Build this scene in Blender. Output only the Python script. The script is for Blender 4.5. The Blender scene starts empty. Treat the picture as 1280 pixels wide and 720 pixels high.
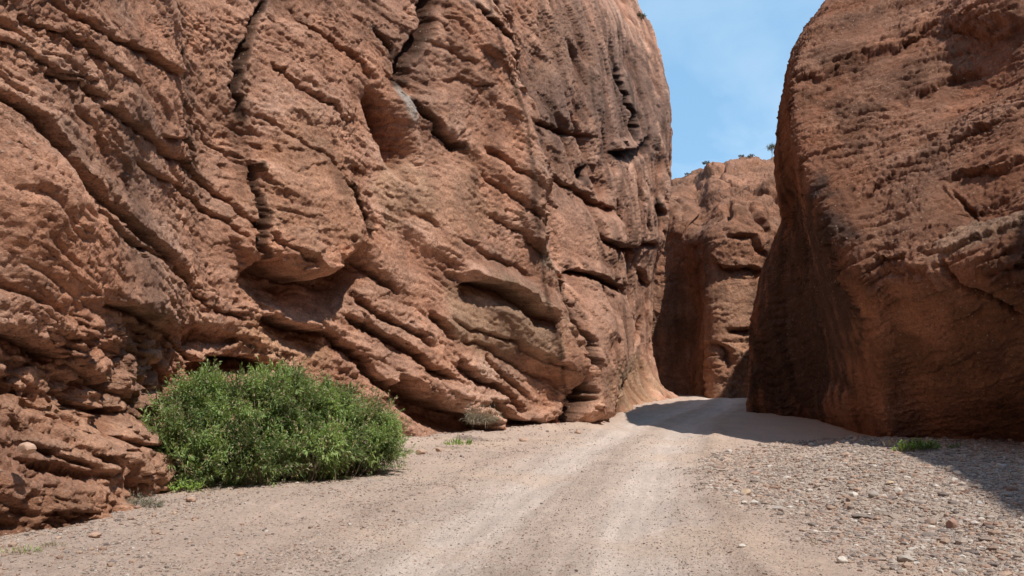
import bpy, math, time
import numpy as np
from mathutils import Vector
T0 = time.time()
rng = np.random.default_rng(7)
F32 = np.float32

# ------------------------------------------------------------------ scene, camera, light
sc = bpy.context.scene
col = sc.collection
sc.render.engine = 'CYCLES'
sc.view_settings.view_transform = 'Standard'
sc.view_settings.look = 'None'
sc.view_settings.exposure = 0
sc.view_settings.gamma = 1
try:
    sc.cycles.use_denoising = True
    sc.cycles.max_bounces = 6
    sc.cycles.diffuse_bounces = 2
except Exception:
    pass
CH = 1.7
FPX = 1005.0
TP = 110.0 / FPX
PITCH = math.atan(TP)
CP, SP = math.cos(PITCH), math.sin(PITCH)
cam_d = bpy.data.cameras.new('camera')
cam_d.sensor_width = 36
cam_d.lens = 36 * FPX / 1280
cam_d.clip_start = 0.05
cam_d.clip_end = 3000
cam = bpy.data.objects.new('camera', cam_d)
cam.location = (0, 0, CH)
cam.rotation_euler = (math.pi / 2 + PITCH, 0, 0)
col.objects.link(cam)
sc.camera = cam

SUN_EL = math.radians(59.5)
SUN_AZ = (0.71, -0.70)               # horizontal direction towards the sun
n_ = math.hypot(*SUN_AZ)
sdir = Vector((SUN_AZ[0] / n_ * math.cos(SUN_EL), SUN_AZ[1] / n_ * math.cos(SUN_EL), math.sin(SUN_EL)))
sl = bpy.data.lights.new('sun', 'SUN')
sl.energy = 5.0
sl.angle = math.radians(0.5)
sl.color = (1.0, 0.94, 0.86)
so = bpy.data.objects.new('sun', sl)
so.rotation_euler = sdir.to_track_quat('Z', 'Y').to_euler()
so.location = (20, -30, 40)
col.objects.link(so)

w = bpy.data.worlds.new('World')
sc.world = w
w.use_nodes = True
nt = w.node_tree
nt.nodes.clear()
N = nt.nodes.new
out = N('ShaderNodeOutputWorld'); bg = N('ShaderNodeBackground'); sky = N('ShaderNodeTexSky')
sky.sky_type = 'NISHITA'; sky.sun_disc = False
sky.sun_elevation = SUN_EL
sky.sun_rotation = math.atan2(sdir.x, sdir.y)
sky.air_density = 1.15; sky.dust_density = 0.6; sky.ozone_density = 1.6; sky.altitude = 600
tc = N('ShaderNodeTexCoord'); mp = N('ShaderNodeMapping')
mp.inputs['Scale'].default_value = (1.0, 1.0, 1.9); mp.inputs['Rotation'].default_value = (0.3, 0.35, 0.4)
nz = N('ShaderNodeTexNoise'); nz.inputs['Scale'].default_value = 3.4; nz.inputs['Detail'].default_value = 7; nz.inputs['Roughness'].default_value = 0.55
nz.inputs['Distortion'].default_value = 0.5
rp = N('ShaderNodeValToRGB'); rp.color_ramp.elements[0].position = 0.42; rp.color_ramp.elements[1].position = 0.82
rp.color_ramp.elements[1].color = (0.75, 0.75, 0.75, 1)
sx = N('ShaderNodeSeparateXYZ')
rz = N('ShaderNodeMapRange'); rz.inputs['From Min'].default_value = 0.62; rz.inputs['From Max'].default_value = 0.16; rz.inputs['To Min'].default_value = 0.0; rz.inputs['To Max'].default_value = 1.0
mu = N('ShaderNodeMath'); mu.operation = 'MULTIPLY'
mx = N('ShaderNodeMix'); mx.data_type = 'RGBA'
mx.inputs[7].default_value = (8.0, 9.2, 10.2, 1)
L = nt.links.new
L(tc.outputs['Generated'], mp.inputs['Vector']); L(mp.outputs[0], nz.inputs['Vector']); L(nz.outputs['Fac'], rp.inputs[0])
L(tc.outputs['Generated'], sx.inputs[0]); L(sx.outputs['Z'], rz.inputs['Value'])
L(rp.outputs[0], mu.inputs[0]); L(rz.outputs[0], mu.inputs[1]); L(mu.outputs[0], mx.inputs[0])
hz = N('ShaderNodeMix'); hz.data_type = 'RGBA'; hz.inputs[0].default_value = 0.55; hz.inputs[7].default_value = (3.3, 6.5, 9.9, 1)
L(sky.outputs[0], hz.inputs[6]); L(hz.outputs[2], mx.inputs[6]); L(mx.outputs[2], bg.inputs[0]); bg.inputs[1].default_value = 0.12
L(bg.outputs[0], out.inputs[0])

# ------------------------------------------------------------------ projection helpers (measuring only)
def tang(u, v):
    xc = (np.asarray(u, float) - 640) / FPX; zc = (360 - np.asarray(v, float)) / FPX
    y = CP - zc * SP
    return xc / y, (SP + zc * CP) / y
def at(u, v, D):
    U, V = tang(u, v)
    return np.stack(np.broadcast_arrays(U * D, D, CH + V * D), -1)
def pix(P):
    x, y, z = P[..., 0], P[..., 1], P[..., 2] - CH
    d = y * CP + z * SP
    d = np.where(d < 0.05, 0.05, d)
    return 640 + FPX * x / d, 360 - FPX * (z * CP - y * SP) / d
def ground_at(u, v, z=0.0):
    U, V = tang(u, v)
    D = (z - CH) / V
    return float(U * D), float(D)

# ------------------------------------------------------------------ noise
def _h(ix, iy, iz, seed):
    h = ix.astype(np.uint32) * np.uint32(374761393) + iy.astype(np.uint32) * np.uint32(668265263) + iz.astype(np.uint32) * np.uint32(2147483647) + np.uint32((seed * 144665 + 1013904223) & 0xffffffff)
    h = (h ^ (h >> np.uint32(13))) * np.uint32(1274126177)
    h = (h ^ (h >> np.uint32(15))) * np.uint32(2246822519)
    return h ^ (h >> np.uint32(16))
_G = np.array([(1,1,0),(-1,1,0),(1,-1,0),(-1,-1,0),(1,0,1),(-1,0,1),(1,0,-1),(-1,0,-1),(0,1,1),(0,-1,1),(0,1,-1),(0,-1,-1),(1,1,0),(-1,1,0),(0,-1,1),(0,-1,-1)], F32)
def perlin(P, seed=0):
    P = np.asarray(P, F32)
    shp = P.shape[:-1]; P = P.reshape(-1, 3)
    res = np.empty(len(P), F32)
    for s in range(0, len(P), 200000):
        p = P[s:s + 200000]
        i = np.floor(p); f = p - i; i = i.astype(np.int64)
        q = f * f * f * (f * (f * 6 - 15) + 10)
        v = []
        for dx in (0, 1):
            for dy in (0, 1):
                for dz in (0, 1):
                    g = _G[_h(i[:, 0] + dx, i[:, 1] + dy, i[:, 2] + dz, seed) & np.uint32(15)]
                    v.append(g[:, 0] * (f[:, 0] - dx) + g[:, 1] * (f[:, 1] - dy) + g[:, 2] * (f[:, 2] - dz))
        a = [v[k] + (v[k + 1] - v[k]) * q[:, 2] for k in (0, 2, 4, 6)]
        b = [a[k] + (a[k + 1] - a[k]) * q[:, 1] for k in (0, 2)]
        res[s:s + 200000] = b[0] + (b[1] - b[0]) * q[:, 0]
    return res.reshape(shp)
def fbm(P, octv=4, seed=0, gain=0.5, lac=2.03):
    r = 0; a = 1.0; P = np.asarray(P, F32)
    for k in range(octv):
        r = r + a * perlin(P, seed + k * 17); a *= gain; P = P * F32(lac)
    return r
def ridged(P, octv=4, seed=0, gain=0.5, lac=2.07):
    r = 0; a = 1.0; P = np.asarray(P, F32)
    for k in range(octv):
        r = r + a * (1 - 2.2 * np.abs(perlin(P, seed + k * 13))); a *= gain; P = P * F32(lac)
    return r
def voronoi(P, seed=0):
    P = np.asarray(P, F32); shp = P.shape[:-1]; P = P.reshape(-1, 3)
    F1 = np.empty(len(P), F32); F2 = np.empty(len(P), F32); ID = np.empty(len(P), F32); DL = np.empty((len(P), 3), F32)
    for s in range(0, len(P), 200000):
        p = P[s:s + 200000]; i0 = np.floor(p).astype(np.int64)
        f1 = np.full(len(p), 9, F32); f2 = np.full(len(p), 9, F32); idd = np.zeros(len(p), F32); dl_ = np.zeros((len(p), 3), F32)
        for dx in (-1, 0, 1):
            for dy in (-1, 0, 1):
                for dz in (-1, 0, 1):
                    i = i0 + np.array((dx, dy, dz))
                    h = _h(i[:, 0], i[:, 1], i[:, 2], seed)
                    jx = (h & np.uint32(1023)).astype(F32) / 1023; jy = ((h >> np.uint32(10)) & np.uint32(1023)).astype(F32) / 1023; jz = ((h >> np.uint32(20)) & np.uint32(1023)).astype(F32) / 1023
                    d = np.sqrt((i[:, 0] + jx - p[:, 0]) ** 2 + (i[:, 1] + jy - p[:, 1]) ** 2 + (i[:, 2] + jz - p[:, 2]) ** 2).astype(F32)
                    c = d < f1
                    f2 = np.where(c, f1, np.minimum(f2, d)); f1 = np.where(c, d, f1)
                    hh = ((h * np.uint32(2654435761)) >> np.uint32(12)).astype(F32) / F32(1048576)
                    idd = np.where(c, hh, idd)
                    dv_ = np.stack([i[:, 0] + jx - p[:, 0], i[:, 1] + jy - p[:, 1], i[:, 2] + jz - p[:, 2]], -1).astype(F32)
                    dl_ = np.where(c[:, None], dv_, dl_)
        F1[s:s + 200000] = f1; F2[s:s + 200000] = f2; ID[s:s + 200000] = idd; DL[s:s + 200000] = dl_
    return F1.reshape(shp), F2.reshape(shp), ID.reshape(shp), DL.reshape(shp + (3,))
def sstep(a, b, x):
    t = np.clip((x - a) / (b - a), 0, 1); return t * t * (3 - 2 * t)
def rnd1(i, seed=0):
    i = np.asarray(i).astype(np.int64)
    return (_h(i, i * 0 + 3, i * 0 + 5, seed) & np.uint32(65535)).astype(F32) / 65535

# ------------------------------------------------------------------ mesh helpers
def tag(o, label=None, cat=None, group=None, kind=None):
    if label: o['label'] = label
    if cat: o['category'] = cat
    if group: o['group'] = group
    if kind: o['kind'] = kind
    return o
def mesh_obj(name, verts, faces, mat, parent=None, smooth=True, attrs=None):
    """faces: (n,3) or (n,4) int array"""
    verts = np.asarray(verts, F32).reshape(-1, 3); faces = np.asarray(faces, np.int32)
    k = faces.shape[1]
    me = bpy.data.meshes.new(name)
    me.vertices.add(len(verts)); me.vertices.foreach_set('co', verts.ravel())
    me.loops.add(faces.size); me.loops.foreach_set('vertex_index', faces.ravel())
    me.polygons.add(len(faces))
    me.polygons.foreach_set('loop_start', np.arange(0, faces.size, k, dtype=np.int32))
    me.polygons.foreach_set('loop_total', np.full(len(faces), k, np.int32))
    me.polygons.foreach_set('use_smooth', np.full(len(faces), smooth, bool))
    me.update(calc_edges=True)
    for an, arr in (attrs or {}).items():
        arr = np.asarray(arr, F32)
        if arr.ndim == 1 or arr.shape[-1] == 1:
            a = me.attributes.new(an, 'FLOAT', 'POINT'); a.data.foreach_set('value', arr.ravel())
        else:
            a = me.attributes.new(an, 'FLOAT_COLOR', 'POINT')
            c = np.ones((len(verts), 4), F32); c[:, :3] = arr.reshape(-1, 3)
            a.data.foreach_set('color', c.ravel())
    me.materials.append(mat)
    o = bpy.data.objects.new(name, me); col.objects.link(o)
    if parent is not None: o.parent = parent
    return o
def grid_faces(nr, nc, flip=False):
    i = np.arange((nr - 1) * (nc - 1)); r = i // (nc - 1); c = i % (nc - 1); a = r * nc + c
    f = np.stack([a, a + 1, a + nc + 1, a + nc], 1)
    return f[:, ::-1] if flip else f
def catmull(C, axis, counts):
    """C: control array; counts: samples per interval; returns dense array along axis"""
    C = np.moveaxis(C, axis, 0); n = len(C); res = []
    for k in range(n - 1):
        p1, p2 = C[k], C[k + 1]
        p0 = C[k - 1] if k > 0 else 2 * p1 - p2
        p3 = C[k + 2] if k < n - 2 else 2 * p2 - p1
        # limited tangents (avoid overshoot)
        m1 = (p2 - p0) * 0.5; m2 = (p3 - p1) * 0.5; d = p2 - p1
        lim = 1.5 * np.abs(d) + 1e-6
        m1 = np.clip(m1, -lim * 2, lim * 2); m2 = np.clip(m2, -lim * 2, lim * 2)
        t = np.linspace(0, 1, counts[k], endpoint=False)
        t = t.reshape((-1,) + (1,) * p1.ndim)
        h00 = 2 * t**3 - 3 * t**2 + 1; h10 = t**3 - 2 * t**2 + t; h01 = -2 * t**3 + 3 * t**2; h11 = t**3 - t**2
        res.append(h00 * p1 + h10 * m1 + h01 * p2 + h11 * m2)
    res.append(C[-1:])
    return np.moveaxis(np.concatenate(res, 0), 0, axis)
def normals(P, toward):
    du = np.gradient(P, axis=1); dv = np.gradient(P, axis=0)
    n = np.cross(du, dv); l = np.linalg.norm(n, axis=-1, keepdims=True); n = n / np.maximum(l, 1e-9)
    s = np.sign(np.sum(n * (np.asarray(toward) - P), -1))
    if np.mean(s) < 0: n = -n
    return n
def blur(A, k, axis):
    if k < 1: return A
    pad = [(0, 0)] * A.ndim; pad[axis] = (k, k)
    B = np.pad(A, pad, mode='edge'); c = np.cumsum(B, axis=axis)
    z = np.zeros_like(np.take(c, [0], axis=axis)); c = np.concatenate([z, c], axis)
    n = A.shape[axis]
    return (np.take(c, np.arange(2 * k + 1, 2 * k + 1 + n), axis) - np.take(c, np.arange(0, n), axis)) / (2 * k + 1)

# ------------------------------------------------------------------ rock features measured on the photograph (polylines on the rock face)
def polydist(u, v, pts):
    """signed distance (positive = below the line), parameter 0..1 along"""
    pts = np.array(pts, float); seg = np.diff(pts, axis=0); ln = np.hypot(seg[:, 0], seg[:, 1]); cum = np.concatenate([[0], np.cumsum(ln)])
    best = np.full(u.shape, 1e9); sg = np.zeros(u.shape); par = np.zeros(u.shape)
    for k in range(len(seg)):
        dx, dy = seg[k]; px = u - pts[k, 0]; py = v - pts[k, 1]
        t = np.clip((px * dx + py * dy) / (ln[k] ** 2), 0, 1)
        ex = px - t * dx; ey = py - t * dy; d = np.hypot(ex, ey)
        c = (dx * py - dy * px)
        m = d < best
        best = np.where(m, d, best); sg = np.where(m, np.sign(c), sg); par = np.where(m, (cum[k] + t * ln[k]) / cum[-1], par)
    return best * sg, par
def features(u, v, disp, lst, nz1, nz2, crack=None):
    """lst: (kind, pts, A, wa, B, wb): lip of A metres fading over wa above the line, recess B fading over wb below"""
    uw = u + nz1; vw = v + nz2
    for (kind, pts, A, wa, B, wb) in lst:
        p = np.array(pts); m = max(wa, wb) * 3 + 6
        box = (u > p[:, 0].min() - m) & (u < p[:, 0].max() + m) & (v > p[:, 1].min() - m) & (v < p[:, 1].max() + m)
        if not box.any(): continue
        d, t = polydist(uw[box], vw[box], pts)
        tl = np.hypot(*np.diff(p, axis=0).T).sum()
        ta = sstep(0, min(0.3, 14 / tl), t) * sstep(0, min(0.3, 14 / tl), 1 - t)
        endf = np.exp(-np.maximum(0, np.abs(d) - 1) / (max(wa, wb))) if False else 1.0
        if kind == 'L':
            up = A * np.clip(1 - np.maximum(-d, 0) / (2.3 * wa), 0, 1)
            dn = -B * np.clip(1 - np.maximum(d, 0) / (2.0 * wb), 0, 1)
            st = sstep(-1.8, 1.8, d)
            dn = dn - 0.55 * B * np.exp(-((d - 2.6) / 2.0) ** 2)
            if crack is not None: crack[box] = np.maximum(crack[box], 0.6 * np.exp(-((d - 1.5) / 4.0) ** 2))
            x = (up * (1 - st) + dn * st) * (0.12 + 0.88 * ta)
            # fade where the nearest point is an end of the line
            pe = np.where(t <= 0.001, 1, np.where(t >= 0.999, 1, 0)); x = x * (1 - 0.8 * pe)
            disp[box] += x
        elif kind == 'C':
            g = -B * np.exp(-(d / wb) ** 2)
            if crack is not None: crack[box] = np.maximum(crack[box], np.exp(-(d / (wb * 2.2)) ** 4))
            disp[box] += (g + np.where(d < 0, A, 0) * np.exp(-np.abs(d) / max(wa, 1))) * ta
    return disp
def plates(u, v, disp, lst):
    """broad flat slabs standing proud of (or set back from) the face, with crisp edges: (outline, metres, tilt across, tilt down)"""
    for (poly, off, tx, ty) in lst:
        p = np.array(poly, float); m = 12
        box = (u > p[:, 0].min() - m) & (u < p[:, 0].max() + m) & (v > p[:, 1].min() - m) & (v < p[:, 1].max() + m)
        if not box.any(): continue
        U_, V_ = u[box], v[box]; ins = np.zeros(U_.shape, bool); dist = np.full(U_.shape, 1e9); n = len(p)
        for k in range(n):
            x0, y0 = p[k]; x1, y1 = p[(k + 1) % n]
            c = ((y0 > V_) != (y1 > V_)) & (U_ < (x1 - x0) * (V_ - y0) / (y1 - y0 + 1e-9) + x0); ins ^= c
            dx, dy = x1 - x0, y1 - y0; t = np.clip(((U_ - x0) * dx + (V_ - y0) * dy) / (dx * dx + dy * dy + 1e-9), 0, 1)
            dist = np.minimum(dist, np.hypot(U_ - x0 - t * dx, V_ - y0 - t * dy))
        sd = np.where(ins, dist, -dist); cx, cy = p.mean(0); rx, ry = np.ptp(p[:, 0]) / 2, np.ptp(p[:, 1]) / 2
        disp[box] += sstep(-4, 5, sd) * (off + tx * (U_ - cx) / rx + ty * (V_ - cy) / ry)
    return disp
def bumps(u, v, disp, lst):
    for (cu, cv, ru, rv, ang, amp) in lst:
        a = math.radians(ang); x = (u - cu) * math.cos(a) + (v - cv) * math.sin(a); y = -(u - cu) * math.sin(a) + (v - cv) * math.cos(a)
        q = (x / ru) ** 2 + (y / rv) ** 2
        disp += amp * np.exp(-q ** 1.3)
    return disp

def rock(P, bed, seed, lump=0.7, beds=1.0, blocks=1.0, fine=1.0, scale=1.0, bedmask=None):
    """coarse displacement field in metres in world space, with bedding along the plane normal `bed`"""
    bed = np.array(bed, float); bed /= np.linalg.norm(bed)
    Q = P.astype(F32); bm = 1.0 if bedmask is None else bedmask
    wv = fbm(Q / (5.5 * scale), 3, seed)
    wv2 = fbm(Q / (1.6 * scale) + 31, 3, seed + 5)
    d = fbm(Q / (7.0 * scale) + 11, 3, seed + 9) * lump + 0.10 * lump * fbm(Q / (1.9 * scale) + 21, 2, seed + 19)
    w = (Q @ bed.astype(F32)) + 0.55 * wv + 0.16 * wv2
    for (per, amp, sd) in ((1.5, 0.17, 1), (0.52, 0.10, 2)):
        d += bed_saw(Q, w, per, amp, sd, seed, scale) * beds * bm
    e1 = np.cross(bed, [0.0, 0.3, 1.0]); e1 /= np.linalg.norm(e1); e2 = np.cross(bed, e1)
    for (s, amp, sd) in ((2.1, 0.24, 1), (0.7, 0.075, 2)):
        d += block(Q, w, e1, e2, s * scale, amp, sd, seed) * blocks
    k = fbm(Q / (0.85 * scale), 3, seed + 101)
    d -= 0.12 * fine * sstep(0.36, 0.6, k)
    d += 0.04 * fine * ridged(Q / (0.9 * scale) + 4, 2, seed + 121)
    return d, w, wv, wv2
def bed_saw(Q, w, per, amp, sd, seed, scale):
    ww = w / (per * scale) + 0.35 * fbm(Q / (per * 2.2 * scale), 2, seed + 40 + sd)
    i = np.floor(ww); f = ww - i
    a = rnd1(i, seed + sd); shp = np.where(f < 0.2, -1.0 + f / 0.2 * 1.6, 0.6 - (f - 0.2) / 0.8 * 0.9)
    mask = sstep(-0.05, 0.42, fbm(Q / (2.6 * per * scale) + 7 * sd, 2, seed + 60 + sd) + (a - 0.5) * 0.7)
    return amp * (shp * mask * (0.3 + a) + 0.5 * (a - 0.5))
def block(Q, w, e1, e2, s, amp, sd, seed):
    R = np.stack([w / (s * 0.6), (Q @ e1.astype(F32)) / (s * 1.4), (Q @ e2.astype(F32)) / (s * 1.4)], -1)
    R = R + 0.22 * np.stack([fbm(Q / (s * 0.9) + 3, 2, seed + 80 + sd), fbm(Q / (s * .9) + 9, 2, seed + 84 + sd), fbm(Q / (s * .9) + 17, 2, seed + 88 + sd)], -1)
    F1, F2, I, DL = voronoi(R, seed + 70 + sd)
    m = sstep(-0.3, 0.3, fbm(Q / (s * 3.5) + 5, 2, seed + 95 + sd))
    tilt = DL[..., 0] * (I * 37 % 1 - 0.5) * 1.6 + DL[..., 1] * (I * 91 % 1 - 0.5) * 1.3 + DL[..., 2] * (I * 53 % 1 - 0.5) * 1.3
    return amp * ((I - 0.5) * 0.7 * sstep(0.0, 0.16, F2 - F1) + tilt - 0.7 * np.exp(-((F2 - F1) / 0.05) ** 2) * (I * 17 % 1 > 0.5)) * (0.2 + 0.8 * m)
def rock_fine(P, bed, w_off, seed, amt=1.0, beds=1.0, scale=1.0):
    """fine relief, evaluated at the displaced points so that it never stretches"""
    bed = np.array(bed, float); bed /= np.linalg.norm(bed)
    Q = P.astype(F32); w = (Q @ bed.astype(F32)) + w_off
    e1 = np.cross(bed, [0.0, 0.3, 1.0]); e1 /= np.linalg.norm(e1); e2 = np.cross(bed, e1)
    d = bed_saw(Q, w, 0.2, 0.045, 3, seed, scale) * beds
    d += block(Q, w, e1, e2, 0.26 * scale, 0.05, 3, seed)
    for per, amp, sd in ((0.34, 0.085, 7), (0.11, 0.045, 8)):
        ww = w / (per * scale) + 0.3 * fbm(Q / (per * 2.5 * scale), 2, seed + 150 + sd); f = ww - np.floor(ww); hk = rnd1(np.floor(ww), seed + sd)
        gm = sstep(0.0, 0.3, fbm(Q / (per * 4 * scale) + 7 * sd, 2, seed + 160 + sd) + 0.3 * (hk - 0.5))
        d -= amp * beds * gm * np.exp(-((f - 0.5) / 0.12) ** 2)
    k2 = fbm(Q / (0.26 * scale), 3, seed + 111)
    d -= 0.05 * sstep(0.26, 0.6, k2)
    d -= 0.03 * sstep(0.15, 0.5, fbm(Q / (0.11 * scale) + 5, 2, seed + 137))
    d += 0.034 * fbm(Q / (0.11 * scale), 3, seed + 131) + 0.022 * ridged(Q / (0.3 * scale) + 2, 2, seed + 133)
    m = sstep(-0.5, 0.5, fbm(Q / 2.2 + 77, 2, seed + 141))
    return d * amt * (0.45 + 0.75 * m)
def cell_keys(R, seed):
    """index of the nearest scattered point for every vertex"""
    R = np.asarray(R, F32).reshape(-1, 3); best = np.full(len(R), 9, F32); key = np.zeros(len(R), np.int64); i0 = np.floor(R).astype(np.int64)
    for dx in (-1, 0, 1):
        for dy in (-1, 0, 1):
            for dz in (-1, 0, 1):
                i = i0 + np.array((dx, dy, dz)); h = _h(i[:, 0], i[:, 1], i[:, 2], seed)
                jx = (h & np.uint32(1023)).astype(F32) / 1023; jy = ((h >> np.uint32(10)) & np.uint32(1023)).astype(F32) / 1023; jz = ((h >> np.uint32(20)) & np.uint32(1023)).astype(F32) / 1023
                d = (i[:, 0] + jx - R[:, 0]) ** 2 + (i[:, 1] + jy - R[:, 1]) ** 2 + (i[:, 2] + jz - R[:, 2]) ** 2
                c = d < best; best = np.where(c, d, best); key = np.where(c, (i[:, 0] * 4001 + i[:, 1]) * 4001 + i[:, 2], key)
    return key
def facet(P, disp, w, bed, size, seed, mix):
    """break the smooth relief into flat-faced blocks: every block gets the plane that fits its own patch"""
    bed = np.array(bed, float); bed /= np.linalg.norm(bed); Q = P.astype(F32)
    e1 = np.cross(bed, [0.0, 0.3, 1.0]); e1 /= np.linalg.norm(e1); e2 = np.cross(bed, e1)
    R = np.stack([w / (size * 0.55), (Q @ e1.astype(F32)) / (size * 1.7), (Q @ e2.astype(F32)) / (size * 1.7)], -1)
    R = R + 0.12 * np.stack([perlin(Q / (size * 0.5) + 3, seed), perlin(Q / (size * .5) + 9, seed), perlin(Q / (size * .5) + 17, seed)], -1)
    _, inv = np.unique(cell_keys(R, seed), return_inverse=True); inv = inv.ravel(); n = inv.max() + 1
    nr, nc = disp.shape; jj, ii = np.meshgrid(np.arange(nc) / 60.0, np.arange(nr) / 60.0); x = jj.ravel(); y = ii.ravel(); z = disp.ravel()
    S = lambda q: np.bincount(inv, q, n)
    cnt = S(np.ones_like(x)); mx_, my_, mz_ = S(x) / cnt, S(y) / cnt, S(z) / cnt
    x = x - mx_[inv]; y = y - my_[inv]; z0 = z - mz_[inv]
    xx, yy, xy, xz, yz = S(x * x) + 1e-3, S(y * y) + 1e-3, S(x * y), S(x * z0), S(y * z0)
    det = xx * yy - xy * xy; a = (xz * yy - yz * xy) / det; b_ = (yz * xx - xz * xy) / det
    pl = (mz_[inv] + a[inv] * x + b_[inv] * y).reshape(disp.shape)
    return disp + (pl - disp) * mix
def relax(P, P0, crack=None, n=4):
    for _ in range(n):
        e = np.linalg.norm(np.gradient(P, axis=0), axis=-1) / np.maximum(np.linalg.norm(np.gradient(P0, axis=0), axis=-1), 1e-6)
        wgt = sstep(1.5, 3.5, e)[..., None]
        if crack is not None: wgt = wgt * (1 - crack[..., None])
        P = P + (blur(blur(P, 1, 0), 1, 1) - P) * wgt
    return P
def own_normals(P, ref):
    n = np.cross(np.gradient(P, axis=1), np.gradient(P, axis=0)); n /= np.maximum(np.linalg.norm(n, axis=-1, keepdims=True), 1e-9)
    s_ = np.sign(np.mean(np.sum(n * ref, -1))); n = n * s_
    n = n + 0.35 * ref
    return n / np.maximum(np.linalg.norm(n, axis=-1, keepdims=True), 1e-9)

# ------------------------------------------------------------------ materials
def new_mat(name):
    m = bpy.data.materials.new(name); m.use_nodes = True
    t = m.node_tree; t.nodes.clear()
    o = t.nodes.new('ShaderNodeOutputMaterial'); b = t.nodes.new('ShaderNodeBsdfPrincipled')
    t.links.new(b.outputs[0], o.inputs[0])
    b.inputs['Roughness'].default_value = 0.97
    b.inputs['Specular IOR Level'].default_value = 0.15
    return m, t, b
def noise(t, scale, detail=6, rough=0.6, vec=None, dist=0):
    n = t.nodes.new('ShaderNodeTexNoise'); n.inputs['Scale'].default_value = scale; n.inputs['Detail'].default_value = detail
    n.inputs['Roughness'].default_value = rough; n.inputs['Distortion'].default_value = dist
    if vec is not None: t.links.new(vec, n.inputs['Vector'])
    return n.outputs['Fac']
def maprange(t, v, a, b, c, d):
    n = t.nodes.new('ShaderNodeMapRange'); t.links.new(v, n.inputs['Value'])
    for k, x in zip(('From Min', 'From Max', 'To Min', 'To Max'), (a, b, c, d)): n.inputs[k].default_value = x
    return n.outputs[0]
def mixc(t, fac, a, b, mode='MIX'):
    n = t.nodes.new('ShaderNodeMix'); n.data_type = 'RGBA'; n.blend_type = mode
    if isinstance(fac, (int, float)): n.inputs[0].default_value = fac
    else: t.links.new(fac, n.inputs[0])
    for s, x in ((6, a), (7, b)):
        if isinstance(x, tuple): n.inputs[s].default_value = x + (1,) if len(x) == 3 else x
        else: t.links.new(x, n.inputs[s])
    return n.outputs[2]
def attr(t, name):
    n = t.nodes.new('ShaderNodeAttribute'); n.attribute_name = name; return n
def rock_mat(name, speck=1.0, bumpd=0.05, fs=1.0):
    m, t, b = new_mat(name)
    geo = t.nodes.new('ShaderNodeNewGeometry'); pos = geo.outputs['Position']
    a = attr(t, 'tint').outputs['Color']
    c = mixc(t, 1.0, a, mixc(t, maprange(t, noise(t, 1.3, 8, 0.7, pos), 0.3, 0.7, 0, 1), (0.80, 0.80, 0.82), (1.16, 1.12, 1.07)), 'MULTIPLY')
    c = mixc(t, 1.0, c, mixc(t, maprange(t, noise(t, 9 / fs, 6, 0.75, pos), 0.3, 0.7, 0, 1), (0.74, 0.73, 0.74), (1.26, 1.24, 1.2)), 'MULTIPLY')
    c = mixc(t, 1.0, c, mixc(t, maprange(t, noise(t, 30 / fs, 4, 0.8, pos), 0.32, 0.68, 0, 1), (0.70, 0.68, 0.67), (1.32, 1.31, 1.30)), 'MULTIPLY')
    # small pale clasts of the conglomerate
    v = t.nodes.new('ShaderNodeTexVoronoi'); v.inputs['Scale'].default_value = 11 / fs; t.links.new(pos, v.inputs['Vector'])
    r = t.nodes.new('ShaderNodeSeparateColor'); t.links.new(v.outputs['Color'], r.inputs[0])
    f1 = maprange(t, v.outputs['Distance'], 0.16, 0.26, 1, 0)
    f2 = maprange(t, r.outputs[0], 0.80, 0.84, 0, 1)
    mm = t.nodes.new('ShaderNodeMath'); mm.operation = 'MULTIPLY'; t.links.new(f1, mm.inputs[0]); t.links.new(f2, mm.inputs[1])
    m2 = t.nodes.new('ShaderNodeMath'); m2.operation = 'MULTIPLY'; t.links.new(mm.outputs[0], m2.inputs[0]); m2.inputs[1].default_value = 0.55 * speck
    c = mixc(t, m2.outputs[0], c, (0.52, 0.42, 0.34))
    v3 = t.nodes.new('ShaderNodeTexVoronoi'); v3.inputs['Scale'].default_value = 17 / fs; t.links.new(pos, v3.inputs['Vector'])
    r3 = t.nodes.new('ShaderNodeSeparateColor'); t.links.new(v3.outputs['Color'], r3.inputs[0])
    g1 = maprange(t, v3.outputs['Distance'], 0.2, 0.34, 1, 0); g2 = maprange(t, r3.outputs[1], 0.72, 0.78, 0, 0.6)
    m3 = t.nodes.new('ShaderNodeMath'); m3.operation = 'MULTIPLY'; t.links.new(g1, m3.inputs[0]); t.links.new(g2, m3.inputs[1])
    c = mixc(t, m3.outputs[0], c, (0.10, 0.062, 0.045))
    t.links.new(c, b.inputs['Base Color'])
    h1 = noise(t, 6 / fs, 9, 0.72, pos); h2 = noise(t, 34 / fs, 4, 0.7, pos)
    ad = t.nodes.new('ShaderNodeMath'); ad.operation = 'MULTIPLY_ADD'; t.links.new(h2, ad.inputs[0]); ad.inputs[1].default_value = 0.3; t.links.new(h1, ad.inputs[2])
    ad2 = t.nodes.new('ShaderNodeMath'); ad2.operation = 'MULTIPLY_ADD'; t.links.new(mm.outputs[0], ad2.inputs[0]); ad2.inputs[1].default_value = 0.12; t.links.new(ad.outputs[0], ad2.inputs[2])
    bp = t.nodes.new('ShaderNodeBump'); bp.inputs['Strength'].default_value = 0.9; bp.inputs['Distance'].default_value = bumpd * 3.0
    t.links.new(ad2.outputs[0], bp.inputs['Height']); t.links.new(bp.outputs[0], b.inputs['Normal'])
    return m
M_rockL = rock_mat('red_conglomerate', 1.0, 0.05)
M_rockR = rock_mat('brown_conglomerate', 1.2, 0.05)
M_rockB = rock_mat('far_conglomerate', 0.8, 0.12, 3.0)

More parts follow.
